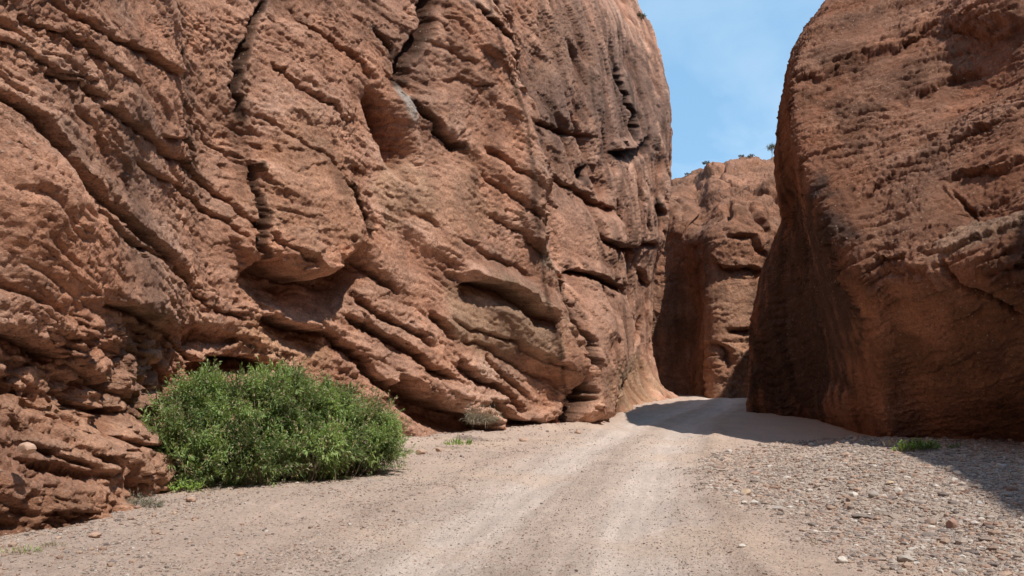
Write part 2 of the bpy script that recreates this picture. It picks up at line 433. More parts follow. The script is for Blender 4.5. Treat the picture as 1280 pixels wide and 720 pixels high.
BASE = np.array((0.50, 0.275, 0.186))
def tint_field(P, w, wv, wv2, u, v, patches, seed, base=BASE, bedc=1.0):
    Q = P.astype(F32)
    n1 = fbm(Q / 4.0, 4, seed + 200); n2 = fbm(Q / 1.0, 4, seed + 210)
    bandn = perlin(np.stack([w * 2.3, wv * 0.6, w * 0 + 3.3], -1), seed + 5) + 0.5 * perlin(np.stack([w * 7, wv2 * 0.8, w * 0 + 1.3], -1), seed + 6)
    k = 1 + 0.26 * n1 + 0.16 * n2 + 0.13 * bandn * bedc
    k = k * (1 - 0.34 * sstep(0.05, 0.55, fbm(Q / np.array((1.3, 1.3, 7.0), F32) + 60, 3, seed + 230)))      # long dark run-off stains
    c = base * k[..., None]
    dust = sstep(0.15, 0.5, fbm(Q / np.array((2.2, 2.2, 1.3), F32) + 80, 3, seed + 240))[..., None]
    c = c * (1 + dust * np.array((0.06, 0.12, 0.16)))
    # hue shifts between ochre and brick
    hshift = np.clip(0.5 * fbm(Q / 2.7 + 50, 3, seed + 220) + 0.25 * bandn, -0.6, 0.6)[..., None]
    c = c * (1 + hshift * np.array((0.04, 0.22, 0.36)))
    for (cu, cv, ru, rv, ang, colr, amt) in patches:
        a = math.radians(ang); x = (u - cu) * math.cos(a) + (v - cv) * math.sin(a); y = -(u - cu) * math.sin(a) + (v - cv) * math.cos(a)
        q = (x / ru) ** 2 + (y / rv) ** 2
        mk = sstep(1.15, 0.35, q + 0.7 * n2 + 0.5 * n1) * amt
        c = c * (1 - mk[..., None]) + np.array(colr) * (k[..., None]) * mk[..., None]
    return np.clip(c, 0.02, 0.8)

# ================================================================== LEFT CLIFF
stL = [(-6000, 0.75), (-2600, 1.9), (-1400, 3.0), (-800, 4.3), (-400, 5.6), (-150, 7.0), (0, 7.9), (100, 9.3), (150, 10.5), (188, 12.2), (215, 13.8), (245, 14.7), (300, 15.8), (400, 17.6), (510, 19.6), (620, 23.0), (700, 26.3), (755, 32.0), (790, 42.0), (812, 51.0), (828, 55.0), (838, 58.0)]
lean = np.interp([s[0] for s in stL], [-6000, 0, 200, 400, 620, 700, 760, 838], [0.05, 0.10, 0.10, 0.12, 0.10, 0.09, 0.10, 0.02])
sil_v = [-300, -150, -60, 0, 20, 70, 150, 220, 260, 300, 340, 400, 440, 470, 490, 505, 530]
sil_u = [700, 740, 768, 796, 811, 829, 834, 838, 835, 826, 816, 813, 814, 818, 828, 842, 850]
vrows = [0.0, 0.06, 0.14, 0.28, 0.44, 0.60, 0.76, 0.90, 1.0]
ctl = []
for k, (u0, D0) in enumerate(stL):
    U, Vb = tang(u0, 0)
    U = float(U); ln_ = lean[k]
    VB = (-0.45 - CH) / D0                # a little below the ground
    Vt = float(tang(min(max(u0, -200), 1400), -16)[1])
    colp = []
    for r in vrows:
        V = VB + (Vt - VB) * r
        D = (D0 + ln_ * CH) / (1 - ln_ * V) if V > -9 else D0
        colp.append((U * D, D, CH + V * D))
    zt = colp[-1][2]; D = colp[-1][1]
    ztop = max(zt + 6, 31.0) if u0 > -5000 else 31
    for q in (0.35, 0.7, 1.0):
        z = zt + (ztop - zt) * q; dd = D + ln_ * (z - zt) * 1.3
        colp.append((U * dd, dd, z))
    x, y, z = colp[-1]
    colp.append((x - 3.5, y + 1.5, z + 1.2)); colp.append((x - 14, y + 5, z + 2.0)); colp.append((x - 45, y + 14, z - 1.0))
    ctl.append(colp)
C = np.array(ctl).transpose(1, 0, 2)           # rows (bottom to top), cols
# silhouette of the far corner
U_px, V_px = pix(C)
for j, (u0, D0) in enumerate(stL):
    if u0 < 700: continue
    wgt = {700: 0.12, 755: 0.35, 790: 0.65, 812: 0.85, 828: 0.95, 838: 1.0}[u0]
    for i in range(len(vrows) + 3):
        su = np.interp(V_px[i, j], sil_v, sil_u)
        nu = u0 + (su - 838) * wgt
        D = C[i, j, 1]; U_, _ = tang(nu, V_px[i, j]); C[i, j, 0] = float(U_) * D
# round the corner: columns running back out of sight
last = C[:, -1]
ext = []
for (dx, dy) in ((0.5, 3.0), (0.2, 7.0), (-2, 13), (-8, 22), (-22, 34)):
    e = last.copy(); e[:, 0] += dx; e[:, 1] += dy; ext.append(e)
exb = []
for (dx, dy) in ((1.5, -34), (-1.5, -22), (0.0, -10), (-1.0, -4)):
    e = C[:, 0].copy(); e[:, 0] += dx; e[:, 1] += dy; exb.append(e)
e = exb[0].copy(); e[:, 0] += 6; e[:, 1] -= 3; exb.insert(0, e)
e = exb[0].copy(); e[:, 0] += 14; e[:, 1] -= 1; exb.insert(0, e)
C = np.concatenate([e[:, None] for e in exb] + [C] + [e[:, None] for e in ext], 1)
cu = [8, 6, 8, 8, 6, 6, 3, 6, 14, 20, 40, 80, 86, 42, 34, 26, 30, 50, 92, 98, 98, 72, 50, 34, 24, 20, 14, 14, 10, 8, 6, 4]
cv_ = [26, 34, 62, 70, 70, 70, 62, 44, 60, 40, 26, 10, 12, 12]
PL = catmull(catmull(C, 1, cu), 0, cv_)
print('left grid', PL.shape)
NL = normals(PL, (20, 10, 5))
for _ in range(2):
    NL = blur(blur(NL, 12, 0), 12, 1)
NL /= np.linalg.norm(NL, axis=-1, keepdims=True)
uL, vL = pix(PL)
offL = (PL[..., 1] > 59.5) | (uL < -900)
q1 = fbm(np.stack([uL / 46, vL / 46, uL * 0 + .5], -1), 4, 301) * 8 + fbm(np.stack([uL / 9, vL / 9, uL * 0 + 2.5], -1), 3, 305) * 2.2
q2 = fbm(np.stack([uL / 46, vL / 46, uL * 0 + 9.5], -1), 4, 311) * 8 + fbm(np.stack([uL / 9, vL / 9, uL * 0 + 7.5], -1), 3, 315) * 2.2
bedL = (0.12, 0.22, 1.0)
bd = np.interp(uL, [-300, 250, 600, 700, 760], [1.0, 1.0, 0.85, 0.55, 0.35])
bmL = 0.14 + 0.76 * np.clip(sstep(-10, 60, vL - (190 + 0.42 * uL)) * sstep(740, 640, uL) + 0.5 * sstep(300, 60, uL + 0.4 * vL), 0, 1)
bmL *= 1 - 0.9 * sstep(665, 715, uL)
dl, wL, wvL, wv2L = rock(PL, bedL, 3, lump=0.38, beds=1.0, blocks=0.95, fine=0.5, bedmask=bmL)
# damp near the silhouette corner so that the outline stays close
disp = dl * np.interp(uL, [600, 670, 700, 780, 842], [0.85, 0.85, 0.36, 0.42, 0.6]) * (1 - 0.35 * sstep(1.3, 0.3, ((uL - 570) / 110) ** 2 + ((vL - 230) / 130) ** 2))
kn = sstep(660, 720, uL)
QL = PL.astype(F32)
disp += kn * (0.24 * fbm(QL / np.array((2.6, 5, 6.5), F32) + 3, 3, 611) - 0.32 * sstep(0.28, 0.5, fbm(QL / np.array((1.3, 2.6, 1.5), F32), 3, 612)) + 0.16 * ridged(QL / 1.4, 2, 613))
featL = [
 ('L', [(-60, 60), (0, 112), (40, 150), (65, 185), (80, 225), (92, 245)], 0.17, 20, 0.30, 11.2),
 ('L', [(72, 214), (105, 240), (135, 265), (165, 290), (205, 335), (225, 350)], 0.17, 16, 0.30, 6.3),
 ('L', [(92, 255), (120, 280), (160, 305), (200, 340), (240, 375), (300, 400)], 0.11, 10, 0.19, 4.9),
 ('L', [(115, 125), (165, 160), (215, 200), (260, 240), (305, 285), (340, 315), (375, 345), (410, 362)], 0.09, 16, 0.18, 4.0),
 ('L', [(160, 195), (200, 222), (240, 250), (280, 285), (303, 305)], 0.07, 10, 0.14, 4.0),
 ('L', [(60, 85), (90, 100), (122, 118)], 0.08, 8, 0.21, 5.6),
 ('L', [(0, 42), (40, 70), (90, 92), (120, 100)], 0.08, 8, 0.12, 3.5),
 ('L', [(95, 20), (150, 50), (200, 85), (212, 92)], 0.10, 10, 0.17, 4.2),
 ('L', [(20, 10), (60, 30), (110, 62), (170, 102)], 0.08, 8, 0.11, 3.5),
 ('L', [(350, 12), (390, 40), (430, 62), (470, 90)], 0.07, 11, 0.14, 3.5),
 ('L', [(325, 75), (360, 110), (400, 135), (424, 162)], 0.07, 10, 0.14, 3.0),
 ('L', [(310, 140), (350, 170), (390, 195), (430, 238)], 0.05, 9, 0.09, 2.5),
 ('L', [(225, 150), (260, 180), (300, 210)], 0.05, 9, 0.09, 2.5),
 ('L', [(180, 160), (210, 172), (235, 195)], 0.09, 6, 0.17, 4.2),
 ('C', [(217, 60), (216, 130), (220, 200)], 0.10, 10, 0.22, 2.2),
 ('C', [(325, 2), (310, 30), (300, 62), (288, 115), (300, 150)], 0.16, 12, 0.42, 3.4),
 ('C', [(305, 205), (303, 260), (306, 320)], 0.12, 10, 0.32, 2.2),
 ('L', [(405, 222), (425, 236), (445, 262)], 0.07, 8, 0.18, 4.5),
 ('L', [(306, 318), (340, 345), (372, 352), (398, 345), (425, 312), (436, 300)], 0.36, 21, 0.81, 26.0),
 ('C', [(424, 233), (440, 262), (456, 285)], 0.00, 5, 0.56, 5.2),
 ('C', [(541, -10), (530, 28), (512, 67), (505, 100)], 0.15, 14, 0.70, 6.0),
 ('C', [(464, 29), (480, 46), (499, 67)], 0.10, 8, 0.28, 2.2),
 ('C', [(516, 125), (541, 162), (558, 183), (570, 182)], 0.12, 12, 0.42, 3.0),
 ('L', [(545, 58), (558, 72), (574, 78)], 0.07, 6, 0.13, 2.5),
 ('C', [(574, 0), (598, 28), (620, 54), (632, 80)], 0.15, 10, 0.32, 2.2),
 ('C', [(607, -20), (628, 54), (641, 104), (660, 160), (668, 200), (669, 250), (675, 300), (681, 350), (690, 395), (699, 435), (708, 490), (703, 536)], 0.45, 16, 1.50, 3.3),
 ('L', [(588, 110), (580, 140), (572, 165), (560, 185)], 0.05, 8, 0.06, 4.0),
 ('L', [(545, 95), (580, 105), (602, 108)], 0.04, 8, 0.10, 2.5),
 ('L', [(587, 178), (612, 195), (637, 222)], 0.07, 9, 0.21, 4.0),
 ('L', [(587, 217), (620, 245), (653, 275)], 0.07, 9, 0.16, 3.0),
 ('L', [(600, 270), (630, 290), (665, 318)], 0.07, 9, 0.16, 3.0),
 ('L', [(560, 290), (600, 318), (650, 345)], 0.05, 9, 0.10, 2.5),
 ('L', [(566, 356), (585, 349), (609, 356), (640, 372), (664, 396)], 0.48, 12, 0.76, 14.0),
 ('L', [(446, 320), (470, 340), (500, 366)], 0.10, 10, 0.32, 4.5),
 ('L', [(440, 360), (480, 392), (530, 420), (545, 432)], 0.13, 12, 0.34, 3.9),
 ('L', [(432, 390), (470, 412), (508, 437), (540, 455), (570, 468)], 0.21, 10, 0.47, 7.0),
 ('L', [(540, 388), (556, 402), (572, 424)], 0.13, 9, 0.47, 4.4),
 ('L', [(407, 410), (446, 443), (485, 478), (510, 492)], 0.21, 10, 0.47, 7.0),
 ('L', [(320, 392), (350, 400), (385, 412), (412, 414)], 0.36, 14, 0.66, 16.0),
 ('L', [(495, 470), (530, 492), (574, 513), (629, 541)], 0.40, 14, 0.85, 22.0),
 ('L', [(574, 445), (600, 470), (630, 492), (654, 514)], 0.24, 10, 0.52, 6.3),
 ('L', [(605, 441), (632, 470), (656, 500)], 0.13, 9, 0.34, 3.4),
 ('L', [(600, 500), (640, 525), (680, 528), (700, 512)], 0.24, 10, 0.57, 8.4),
 ('L', [(560, 395), (600, 412), (650, 432), (690, 455)], 0.08, 8, 0.19, 2.4),
 ('L', [(575, 420), (620, 440), (680, 470)], 0.07, 6, 0.17, 2.4),
 ('C', [(774, 196), (790, 190), (812, 179)], 0.30, 8, 0.37, 3.8),
 ('L', [(770, 190), (792, 186), (816, 172)], 0.42, 9, 0.79, 9.1),
 ('C', [(782, 83), (790, 125), (799, 170)], 0.20, 10, 0.65, 2.2),
 ('L', [(668, 142), (695, 150), (730, 165), (750, 170)], 0.10, 9, 0.32, 3.5),
 ('C', [(737, 205), (737, 225), (742, 232)], 0.00, 5, 0.84, 4.5),
 ('L', [(700, 342), (720, 338), (745, 345), (765, 362)], 0.19, 8, 0.61, 5.0),
 ('L', [(680, 345), (700, 346)], 0.09, 6, 0.42, 3.4),
 ('C', [(820, 255), (824, 275)], 0.00, 5, 0.84, 4.5),
 ('L', [(806, 395), (798, 425), (780, 455), (774, 468)], 0.16, 8, 0.44, 4.5),
 ('L', [(762, 470), (750, 500), (745, 522)], 0.16, 9, 0.50, 4.5),
 ('L', [(690, 215), (715, 235), (745, 250), (770, 262)], 0.13, 8, 0.17, 3.5),
 ('L', [(740, 290), (765, 305), (800, 300), (822, 310)], 0.18, 8, 0.29, 4.0),
 ('L', [(790, 330), (805, 345), (815, 350)], 0.18, 8, 0.33, 4.0),
 # lower left
 ('L', [(-60, 400), (0, 412), (40, 430), (66, 440), (90, 412), (98, 385)], 0.21, 22, 0.38, 11.2),
 ('L', [(95, 368), (150, 383), (200, 425), (238, 452)], 0.11, 12, 0.29, 4.4),
 ('L', [(225, 455), (260, 446), (300, 442), (340, 452)], 0.36, 12, 0.95, 24.0),
 ('L', [(145, 430), (168, 445), (192, 462)], 0.06, 6, 0.17, 2.9),
 ('L', [(55, 490), (90, 505), (118, 512), (136, 505)], 0.07, 8, 0.24, 4.9),
 ('L', [(100, 535), (140, 552), (175, 572), (203, 590)], 0.08, 9, 0.20, 3.4),
 ('L', [(0, 553), (30, 562), (66, 577)], 0.06, 7, 0.17, 2.9),
 ('L', [(60, 555), (90, 570), (104, 590)], 0.06, 8, 0.17, 3.9),
 ('L', [(60, 445), (90, 465), (130, 480), (160, 505)], 0.05, 7, 0.14, 2.9),
 ('L', [(0, 612), (25, 616), (48, 622)], 0.02, 4, 0.06, 2.1),
 ('L', [(0, 622), (25, 627), (45, 633)], 0.02, 4, 0.06, 2.1),
 ('L', [(0, 634), (22, 638), (40, 643)], 0.02, 4, 0.06, 2.1),
 ('L', [(0, 645), (20, 648), (34, 652)], 0.02, 4, 0.05, 2.1),
]
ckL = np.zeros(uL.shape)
disp = plates(uL + q1 * 0.8, vL + q2 * 0.8, disp, [
 ([(300, 150), (318, 60), (345, 15), (400, 50), (430, 110), (432, 200), (438, 290), (400, 352), (350, 345), (305, 320)], 0.42, 0.14, 0.10),
 ([(305, 215), (350, 205), (395, 235), (432, 262), (438, 290), (400, 352), (350, 345), (305, 320)], 0.16, 0.05, 0.10),
 ([(225, 130), (298, 150), (303, 308), (262, 240), (222, 205)], -0.16, -0.08, 0.05),
 ([(545, -40), (607, -20), (640, 104), (607, 112), (585, 160), (566, 183), (530, 150), (512, 70)], 0.34, 0.16, 0.06),
 ([(607, 112), (640, 104), (668, 200), (675, 300), (699, 435), (708, 490), (690, 470), (640, 430), (572, 345), (500, 290), (505, 230), (566, 187), (587, 158)], 0.50, 0.22, -0.05),
 ([(607, 112), (640, 104), (668, 200), (672, 270), (600, 215), (580, 190)], 0.15, 0.10, 0.0),
 ([(640, -40), (780, -40), (828, 200), (812, 505), (710, 540), (700, 435), (681, 350), (668, 200), (645, 104)], -0.45, 0.15, 0.1),
 ([(700, 250), (770, 270), (778, 440), (745, 520), (712, 530), (702, 440), (686, 350)], 0.45, 0.25, 0.1),
 ([(440, -40), (520, -40), (512, 70), (500, 120), (466, 117), (470, 200), (455, 285), (436, 290), (430, 110)], -0.42, -0.12, 0.0),
 ([(150, -30), (215, -30), (218, 200), (160, 160), (120, 100)], 0.18, 0.10, 0.05),
 ([(85, 245), (205, 340), (235, 440), (150, 378), (96, 366)], 0.2, 0.05, 0.14),
])
disp = facet(PL, disp, wL, bedL, 1.9, 701, 0.62)
disp = facet(PL, disp, wL, bedL, 0.75, 703, 0.6)
lowleft = sstep(280, 170, uL) * sstep(360, 440, vL)
bn = np.array(bedL) / np.linalg.norm(bedL); ea = np.cross(bn, [0.0, 0.3, 1.0]); ea /= np.linalg.norm(ea); eb = np.cross(bn, ea)
disp += lowleft * (block(QL, wL, ea, eb, 0.75, 0.34, 21, 3) + block(QL, wL, ea, eb, 0.34, 0.15, 22, 3) + bed_saw(QL, wL, 0.45, 0.15, 23, 3, 1.0) - 0.14 * sstep(0.2, 0.5, fbm(QL / 0.5, 3, 651)))
midband = sstep(250, 330, uL) * sstep(700, 640, uL) * sstep(0, 90, vL - (150 + 0.42 * uL))
disp += midband * (block(QL, wL, ea, eb, 0.6, 0.16, 24, 3) + bed_saw(QL, wL, 0.38, 0.11, 25, 3, 1.0))
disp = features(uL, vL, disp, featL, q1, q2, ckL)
disp = facet(PL, disp, wL, bedL, 0.6, 705, 0.45 * (1 - ckL) * (1 - 0.75 * lowleft))
disp = bumps(uL, vL, disp, [
 (40, 300, 75, 120, -20, 0.55), (0, 230, 60, 60, 0, 0.2), (265, 430, 70, 18, 10, -0.5),
 (365, 280, 80, 85, 20, 0.45), (482, 155, 13, 40, -24, -1.1), (474, 135, 9, 16, -10, -0.7), (497, 195, 12, 16, -20, -0.5), (508, 150, 10, 40, -15, 0.35),
 (470, 60, 40, 60, 0, 0.3), (590, 60, 40, 70, 0, 0.3), (640, 240, 30, 60, 0, 0.5), (560, 520, 40, 22, 25, -0.8),
 (420, 345, 26, 26, 0, -0.7), (730, 430, 35, 80, 0, 0.9), (790, 270, 40, 60, 0, 0.4), (100, 440, 60, 40, 20, 0.25), (120, 560, 90, 60, 20, 0.35),
 (620, 400, 60, 40, 30, 0.3), (60, 640, 60, 40, 0, 0.25), (810, 60, 30, 60, 0, -0.6),
])
lowz = sstep(1.6, -0.2, PL[..., 2])
disp += 0.55 * lowz * (uL < 220) * sstep(-200, 0, uL) + 0.3 * lowz * sstep(690, 800, uL)
disp = np.where(offL, dl * 0.8, disp)
sc_far = np.interp(uL, [600, 760, 838], [1, 0.72, 0.55])
PLd = PL + NL * disp[..., None]
PLd[..., 2] -= 0.18 * disp
PLd = relax(PLd, PL, ckL)
NL2 = own_normals(PLd, NL)
PLd = PLd + NL2 * (rock_fine(PLd, bedL, 0.55 * wvL + 0.16 * wv2L, 3, 0.85, np.clip(bmL + 0.55, 0, 1.3) * sstep(720, 670, uL)) * (1 - 0.8 * sstep(0.6, 0.9, ckL)))[..., None]
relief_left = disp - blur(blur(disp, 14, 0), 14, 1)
crack_shade = np.clip(ckL - 0.62, 0, 0.38) / 0.38  # shade inside the cracks, painted as darker rock colour
tintL = (1 - 0.72 * crack_shade[..., None]) * (1 + 0.42 * np.clip(relief_left / 0.16, -0.9, 0.45))[..., None] ** np.array((0.7, 0.95, 1.1)) * tint_field(PLd, wL, wvL, wv2L, uL, vL, [
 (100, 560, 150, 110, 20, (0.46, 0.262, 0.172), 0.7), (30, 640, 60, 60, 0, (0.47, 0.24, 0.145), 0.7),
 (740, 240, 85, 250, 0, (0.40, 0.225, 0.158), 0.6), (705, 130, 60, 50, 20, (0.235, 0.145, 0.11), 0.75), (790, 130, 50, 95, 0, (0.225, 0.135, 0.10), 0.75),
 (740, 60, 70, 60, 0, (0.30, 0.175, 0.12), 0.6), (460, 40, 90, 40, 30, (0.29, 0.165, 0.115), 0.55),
 (620, 400, 70, 50, 35, (0.50, 0.33, 0.22), 0.7), (500, 250, 45, 60, 0, (0.46, 0.30, 0.20), 0.6),
 (506, 130, 7, 30, -10, (0.55, 0.50, 0.45), 0.8), (675, 315, 25, 20, 0, (0.44, 0.34, 0.25), 0.6),
 (560, 250, 60, 60, 0, (0.44, 0.26, 0.17), 0.6), (370, 230, 90, 110, 20, (0.43, 0.245, 0.155), 0.5), (345, 430, 70, 30, 20, (0.47, 0.27, 0.16), 0.6),
 (780, 480, 50, 40, 0, (0.44, 0.29, 0.18), 0.6), (255, 130, 60, 110, 10, (0.315, 0.18, 0.122), 0.5), (60, 180, 80, 30, 35, (0.30, 0.20, 0.15), 0.4),
], 3)
# shade of the long joint and two shorter ones, painted into the colour
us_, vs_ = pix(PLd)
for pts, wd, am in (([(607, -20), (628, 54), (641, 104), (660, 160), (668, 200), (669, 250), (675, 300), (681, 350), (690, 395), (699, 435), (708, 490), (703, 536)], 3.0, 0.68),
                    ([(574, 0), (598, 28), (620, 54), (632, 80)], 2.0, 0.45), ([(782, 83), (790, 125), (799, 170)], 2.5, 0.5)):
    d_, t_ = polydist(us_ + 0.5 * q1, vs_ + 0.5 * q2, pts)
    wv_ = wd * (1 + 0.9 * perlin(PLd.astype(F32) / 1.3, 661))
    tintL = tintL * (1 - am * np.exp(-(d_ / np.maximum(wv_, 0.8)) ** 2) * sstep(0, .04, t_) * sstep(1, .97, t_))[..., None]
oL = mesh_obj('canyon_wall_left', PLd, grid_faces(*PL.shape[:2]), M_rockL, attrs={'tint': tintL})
tag(oL, 'tall sunlit red rock cliff with slanting ledges and a dark vertical crack, left of the road', None, None, 'structure')

# ================================================================== RIGHT CLIFF
def row_R(v, us, uB, Ds, DB, D2, D3, D4, D5, D6):
    pts = [at(us, v, Ds), at(0.5 * (us + uB), v, Ds + (DB - Ds) * 0.42), at(uB, v, DB), at(0.5 * (uB + 1190), v, 0.5 * (DB + D2)), at(1190, v, D2), at(1290, v, D3), at(1480, v, D4), at(1900, v, D5), at(3200, v, D6)]
    return pts
rowsR = [
 # v,   us,  uB,   Ds, DB,   D2,   D3,   1480, 1900, 3200
 (590, 940, 1116, 39, 21.6, 20.6, 19.6, 17.3, 12.8, 7.0),
 (552, 943, 1110, 39, 21.3, 20.2, 19.2, 17.0, 12.6, 6.9),
 (520, 944, 1102, 39, 21.0, 19.6, 18.6, 16.8, 12.5, 6.9),
 (460, 944, 1091, 38.5, 20.6, 18.7, 17.5, 16.3, 12.3, 6.8),
 (400, 945, 1075, 38, 20.3, 17.9, 16.6, 15.8, 12.2, 6.8),
 (345, 955, 1055, 37, 20.3, 17.3, 15.9, 15.4, 12.2, 6.8),
 (315, 965, 1042, 36, 20.6, 17.6, 16.2, 15.4, 12.3, 6.9),
 (280, 980, 1025, 34, 21.2, 18.4, 16.9, 15.8, 12.6, 7.1),
 (240, 994, 1012, 30, 22.0, 19.3, 17.5, 16.2, 12.9, 7.3),
 (190, 988, 1000, 27, 23.0, 20.4, 18.3, 16.8, 13.3, 7.6),
 (130, 983, 992, 27, 24.2, 21.6, 19.3, 17.4, 13.8, 7.9),
 (85, 988, 998, 27.5, 25.4, 22.6, 20.2, 18.0, 14.2, 8.3),
 (40, 1004, 1018, 28.5, 26.8, 24.0, 21.2, 18.8, 14.8, 8.8),
 (-10, 1036, 1052, 30, 28.5, 25.6, 22.6, 20.0, 15.6, 9.6),
 (-50, 1075, 1092, 32, 30.5, 27.6, 24.5, 21.6, 16.8, 10.8),
 (-85, 1125, 1145, 35, 33.5, 30.5, 27.5, 24.2, 19.0, 13.2),
]
C = np.array([row_R(*r) for r in rowsR])
for (j, x0, y0, H, lx) in ((-2, 15.4, 12.6, 13.0, 0.18), (-1, 15.6, 7.4, 21.0, 0.04)):
    zz = np.linspace(-0.5, H, len(rowsR)); C[:, j, 0] = x0 + lx * zz; C[:, j, 1] = y0; C[:, j, 2] = zz
top = C[-1].copy()
t1 = top + np.array([3.0, 5.0, 0.8]); t2 = top + np.array([12, 14, 0.0]); t3 = top + np.array([40, 30, -2])
C = np.concatenate([C, t1[None], t2[None], t3[None]], 0)
first = C[:, 0]
ex = []
for (dx, dy) in ((26, 40), (13, 26), (5.5, 15), (2.0, 7), (0.7, 3)):
    e = first.copy(); e[:, 0] += dx; e[:, 1] += dy; ex.append(e)
lastc = C[:, -1]
ex2 = []
for (x, yk) in ((13.5, -1), (13.5, -14), (11, -40), (4, -60)):
    e = lastc.copy(); e[:, 0] += x - 15.8; e[:, 1] = e[:, 1] - 7.8 + yk; ex2.append(e)
C = np.concatenate([e[:, None] for e in ex] + [C] + [e[:, None] for e in ex2], 1)
# behind the photographer the wall is set back and lower
cu = [4, 6, 8, 10, 14, 70, 70, 60, 60, 76, 40, 30, 24, 16, 10, 8, 6]
cv_ = [20, 30, 46, 46, 44, 26, 30, 34, 42, 50, 38, 38, 40, 12, 10, 8, 8, 6]
PR = catmull(catmull(C, 1, cu), 0, cv_)
print('right grid', PR.shape)
NR = normals(PR, (0, 10, 5))
for _ in range(2): NR = blur(blur(NR, 8, 0), 8, 1)
NR /= np.linalg.norm(NR, axis=-1, keepdims=True)
uR, vR = pix(PR)
dr, wR, wvR, wv2R = rock(PR, (-0.30, 0.10, 1.0), 23, lump=0.45, beds=0.8, blocks=0.6, fine=0.8)
uB_at = np.interp(vR, [r[0] for r in rowsR][::-1], [r[2] for r in rowsR][::-1])
shade_side = sstep(uB_at + 10, uB_at - 30, uR)
smooth_low = sstep(335, 380, vR) * (uR > 1000)
disp = dr * (1 - 0.45 * smooth_low) * (1 - 0.6 * np.exp(-((uR - uB_at) / 26) ** 2)) * np.where(uR < 1000, 0.8, 1.0)
q1 = fbm(np.stack([uR / 46, vR / 46, uR * 0 + .5], -1), 4, 401) * 8 + fbm(np.stack([uR / 9, vR / 9, uR * 0 + 2.5], -1), 3, 405) * 2.2
q2 = fbm(np.stack([uR / 46, vR / 46, uR * 0 + 9.5], -1), 4, 411) * 8 + fbm(np.stack([uR / 9, vR / 9, uR * 0 + 7.5], -1), 3, 415) * 2.2
featR = [
 ('L', [(990, 92), (1020, 88), (1060, 72)], 0.21, 14, 0.12, 4.9),
 ('L', [(1074, 62), (1095, 66), (1138, 50), (1180, 40)], 0.27, 16, 0.21, 6.3),
 ('L', [(1133, 115), (1160, 108), (1190, 94), (1215, 80)], 0.24, 14, 0.19, 6.3),
 ('L', [(1190, 45), (1230, 55), (1285, 40)], 0.30, 16, 0.14, 8.4),
 ('L', [(1060, 272), (1095, 240), (1133, 211), (1207, 182), (1290, 135)], 0.11, 10, 0.09, 3.5),
 ('L', [(1205, 180), (1228, 172), (1250, 158)], 0.15, 8, 0.14, 4.2),
 ('L', [(1065, 215), (1090, 205), (1135, 190), (1180, 165)], 0.07, 8, 0.06, 2.8),
 ('L', [(1070, 255), (1110, 238), (1150, 225)], 0.07, 8, 0.06, 2.8),
 ('L', [(1185, 245), (1215, 222), (1255, 220), (1290, 210)], 0.27, 14, 0.19, 11.2),
 ('C', [(1188, 248), (1215, 270), (1243, 292)], 0.030, 8, 0.250, 2.5),
 ('L', [(1085, 322), (1110, 330), (1145, 328), (1170, 345), (1186, 362)], 0.15, 12, 0.10, 7.0),
 ('L', [(1176, 330), (1205, 322), (1240, 306), (1290, 288)], 0.18, 12, 0.12, 9.8),
 ('C', [(1178, 332), (1200, 350), (1232, 370), (1285, 396)], 0.060, 10, 0.300, 2.6),
 ('L', [(1238, 362), (1256, 348), (1290, 328)], 0.15, 10, 0.09, 5.6),
 ('L', [(1195, 398), (1215, 392), (1235, 385)], 0.09, 6, 0.05, 4.2),
 ('L', [(1195, 420), (1218, 430), (1238, 436)], 0.06, 6, 0.04, 3.5),
 
]
ckR = np.zeros(uR.shape)
disp = features(uR, vR, disp, featR, q1, q2, ckR)
disp = bumps(uR, vR, disp, [(1130, 345, 50, 22, 10, 0.3), (1240, 310, 50, 20, -20, 0.3), (1240, 265, 40, 28, 0, -0.5), (1045, 508, 24, 24, 0, 0.25), (1235, 90, 50, 30, -20, -0.5), (1250, 20, 70, 40, 0, 0.7), (1230, 390, 60, 30, 25, -0.2)])
disp = facet(PR, disp, wR, (-0.30, 0.10, 1.0), 2.2, 711, 0.5 * (1 - ckR))
disp = facet(PR, disp, wR, (-0.30, 0.10, 1.0), 0.8, 713, 0.5 * (1 - ckR))
PRd = PR + NR * disp[..., None]
PRd[..., 2] -= 0.12 * disp
PRd = relax(PRd, PR, ckR * 0.6)
NR2 = own_normals(PRd, NR)
PRd = PRd + NR2 * (rock_fine(PRd, (-0.30, 0.10, 1.0), 0.55 * wvR + 0.16 * wv2R, 23, 1.1, 1.5) * (1 - 0.55 * smooth_low))[..., None]
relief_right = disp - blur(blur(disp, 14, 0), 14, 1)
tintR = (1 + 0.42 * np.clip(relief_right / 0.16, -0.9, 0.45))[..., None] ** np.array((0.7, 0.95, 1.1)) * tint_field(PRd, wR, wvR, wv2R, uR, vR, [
 (1160, 460, 170, 120, 0, (0.40, 0.20, 0.122), 0.8), (1240, 300, 90, 14, -22, (0.46, 0.30, 0.21), 0.7), (1000, 400, 80, 160, 0, (0.105, 0.066, 0.052), 0.95),  # last patch paints the shade of the left side face into the tint
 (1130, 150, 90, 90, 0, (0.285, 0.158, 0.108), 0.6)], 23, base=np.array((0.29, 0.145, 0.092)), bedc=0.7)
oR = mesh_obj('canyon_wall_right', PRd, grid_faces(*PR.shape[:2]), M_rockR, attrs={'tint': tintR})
tag(oR, 'bulging brown rock cliff with a shaded overhanging foot, right of the road', None, None, 'structure')

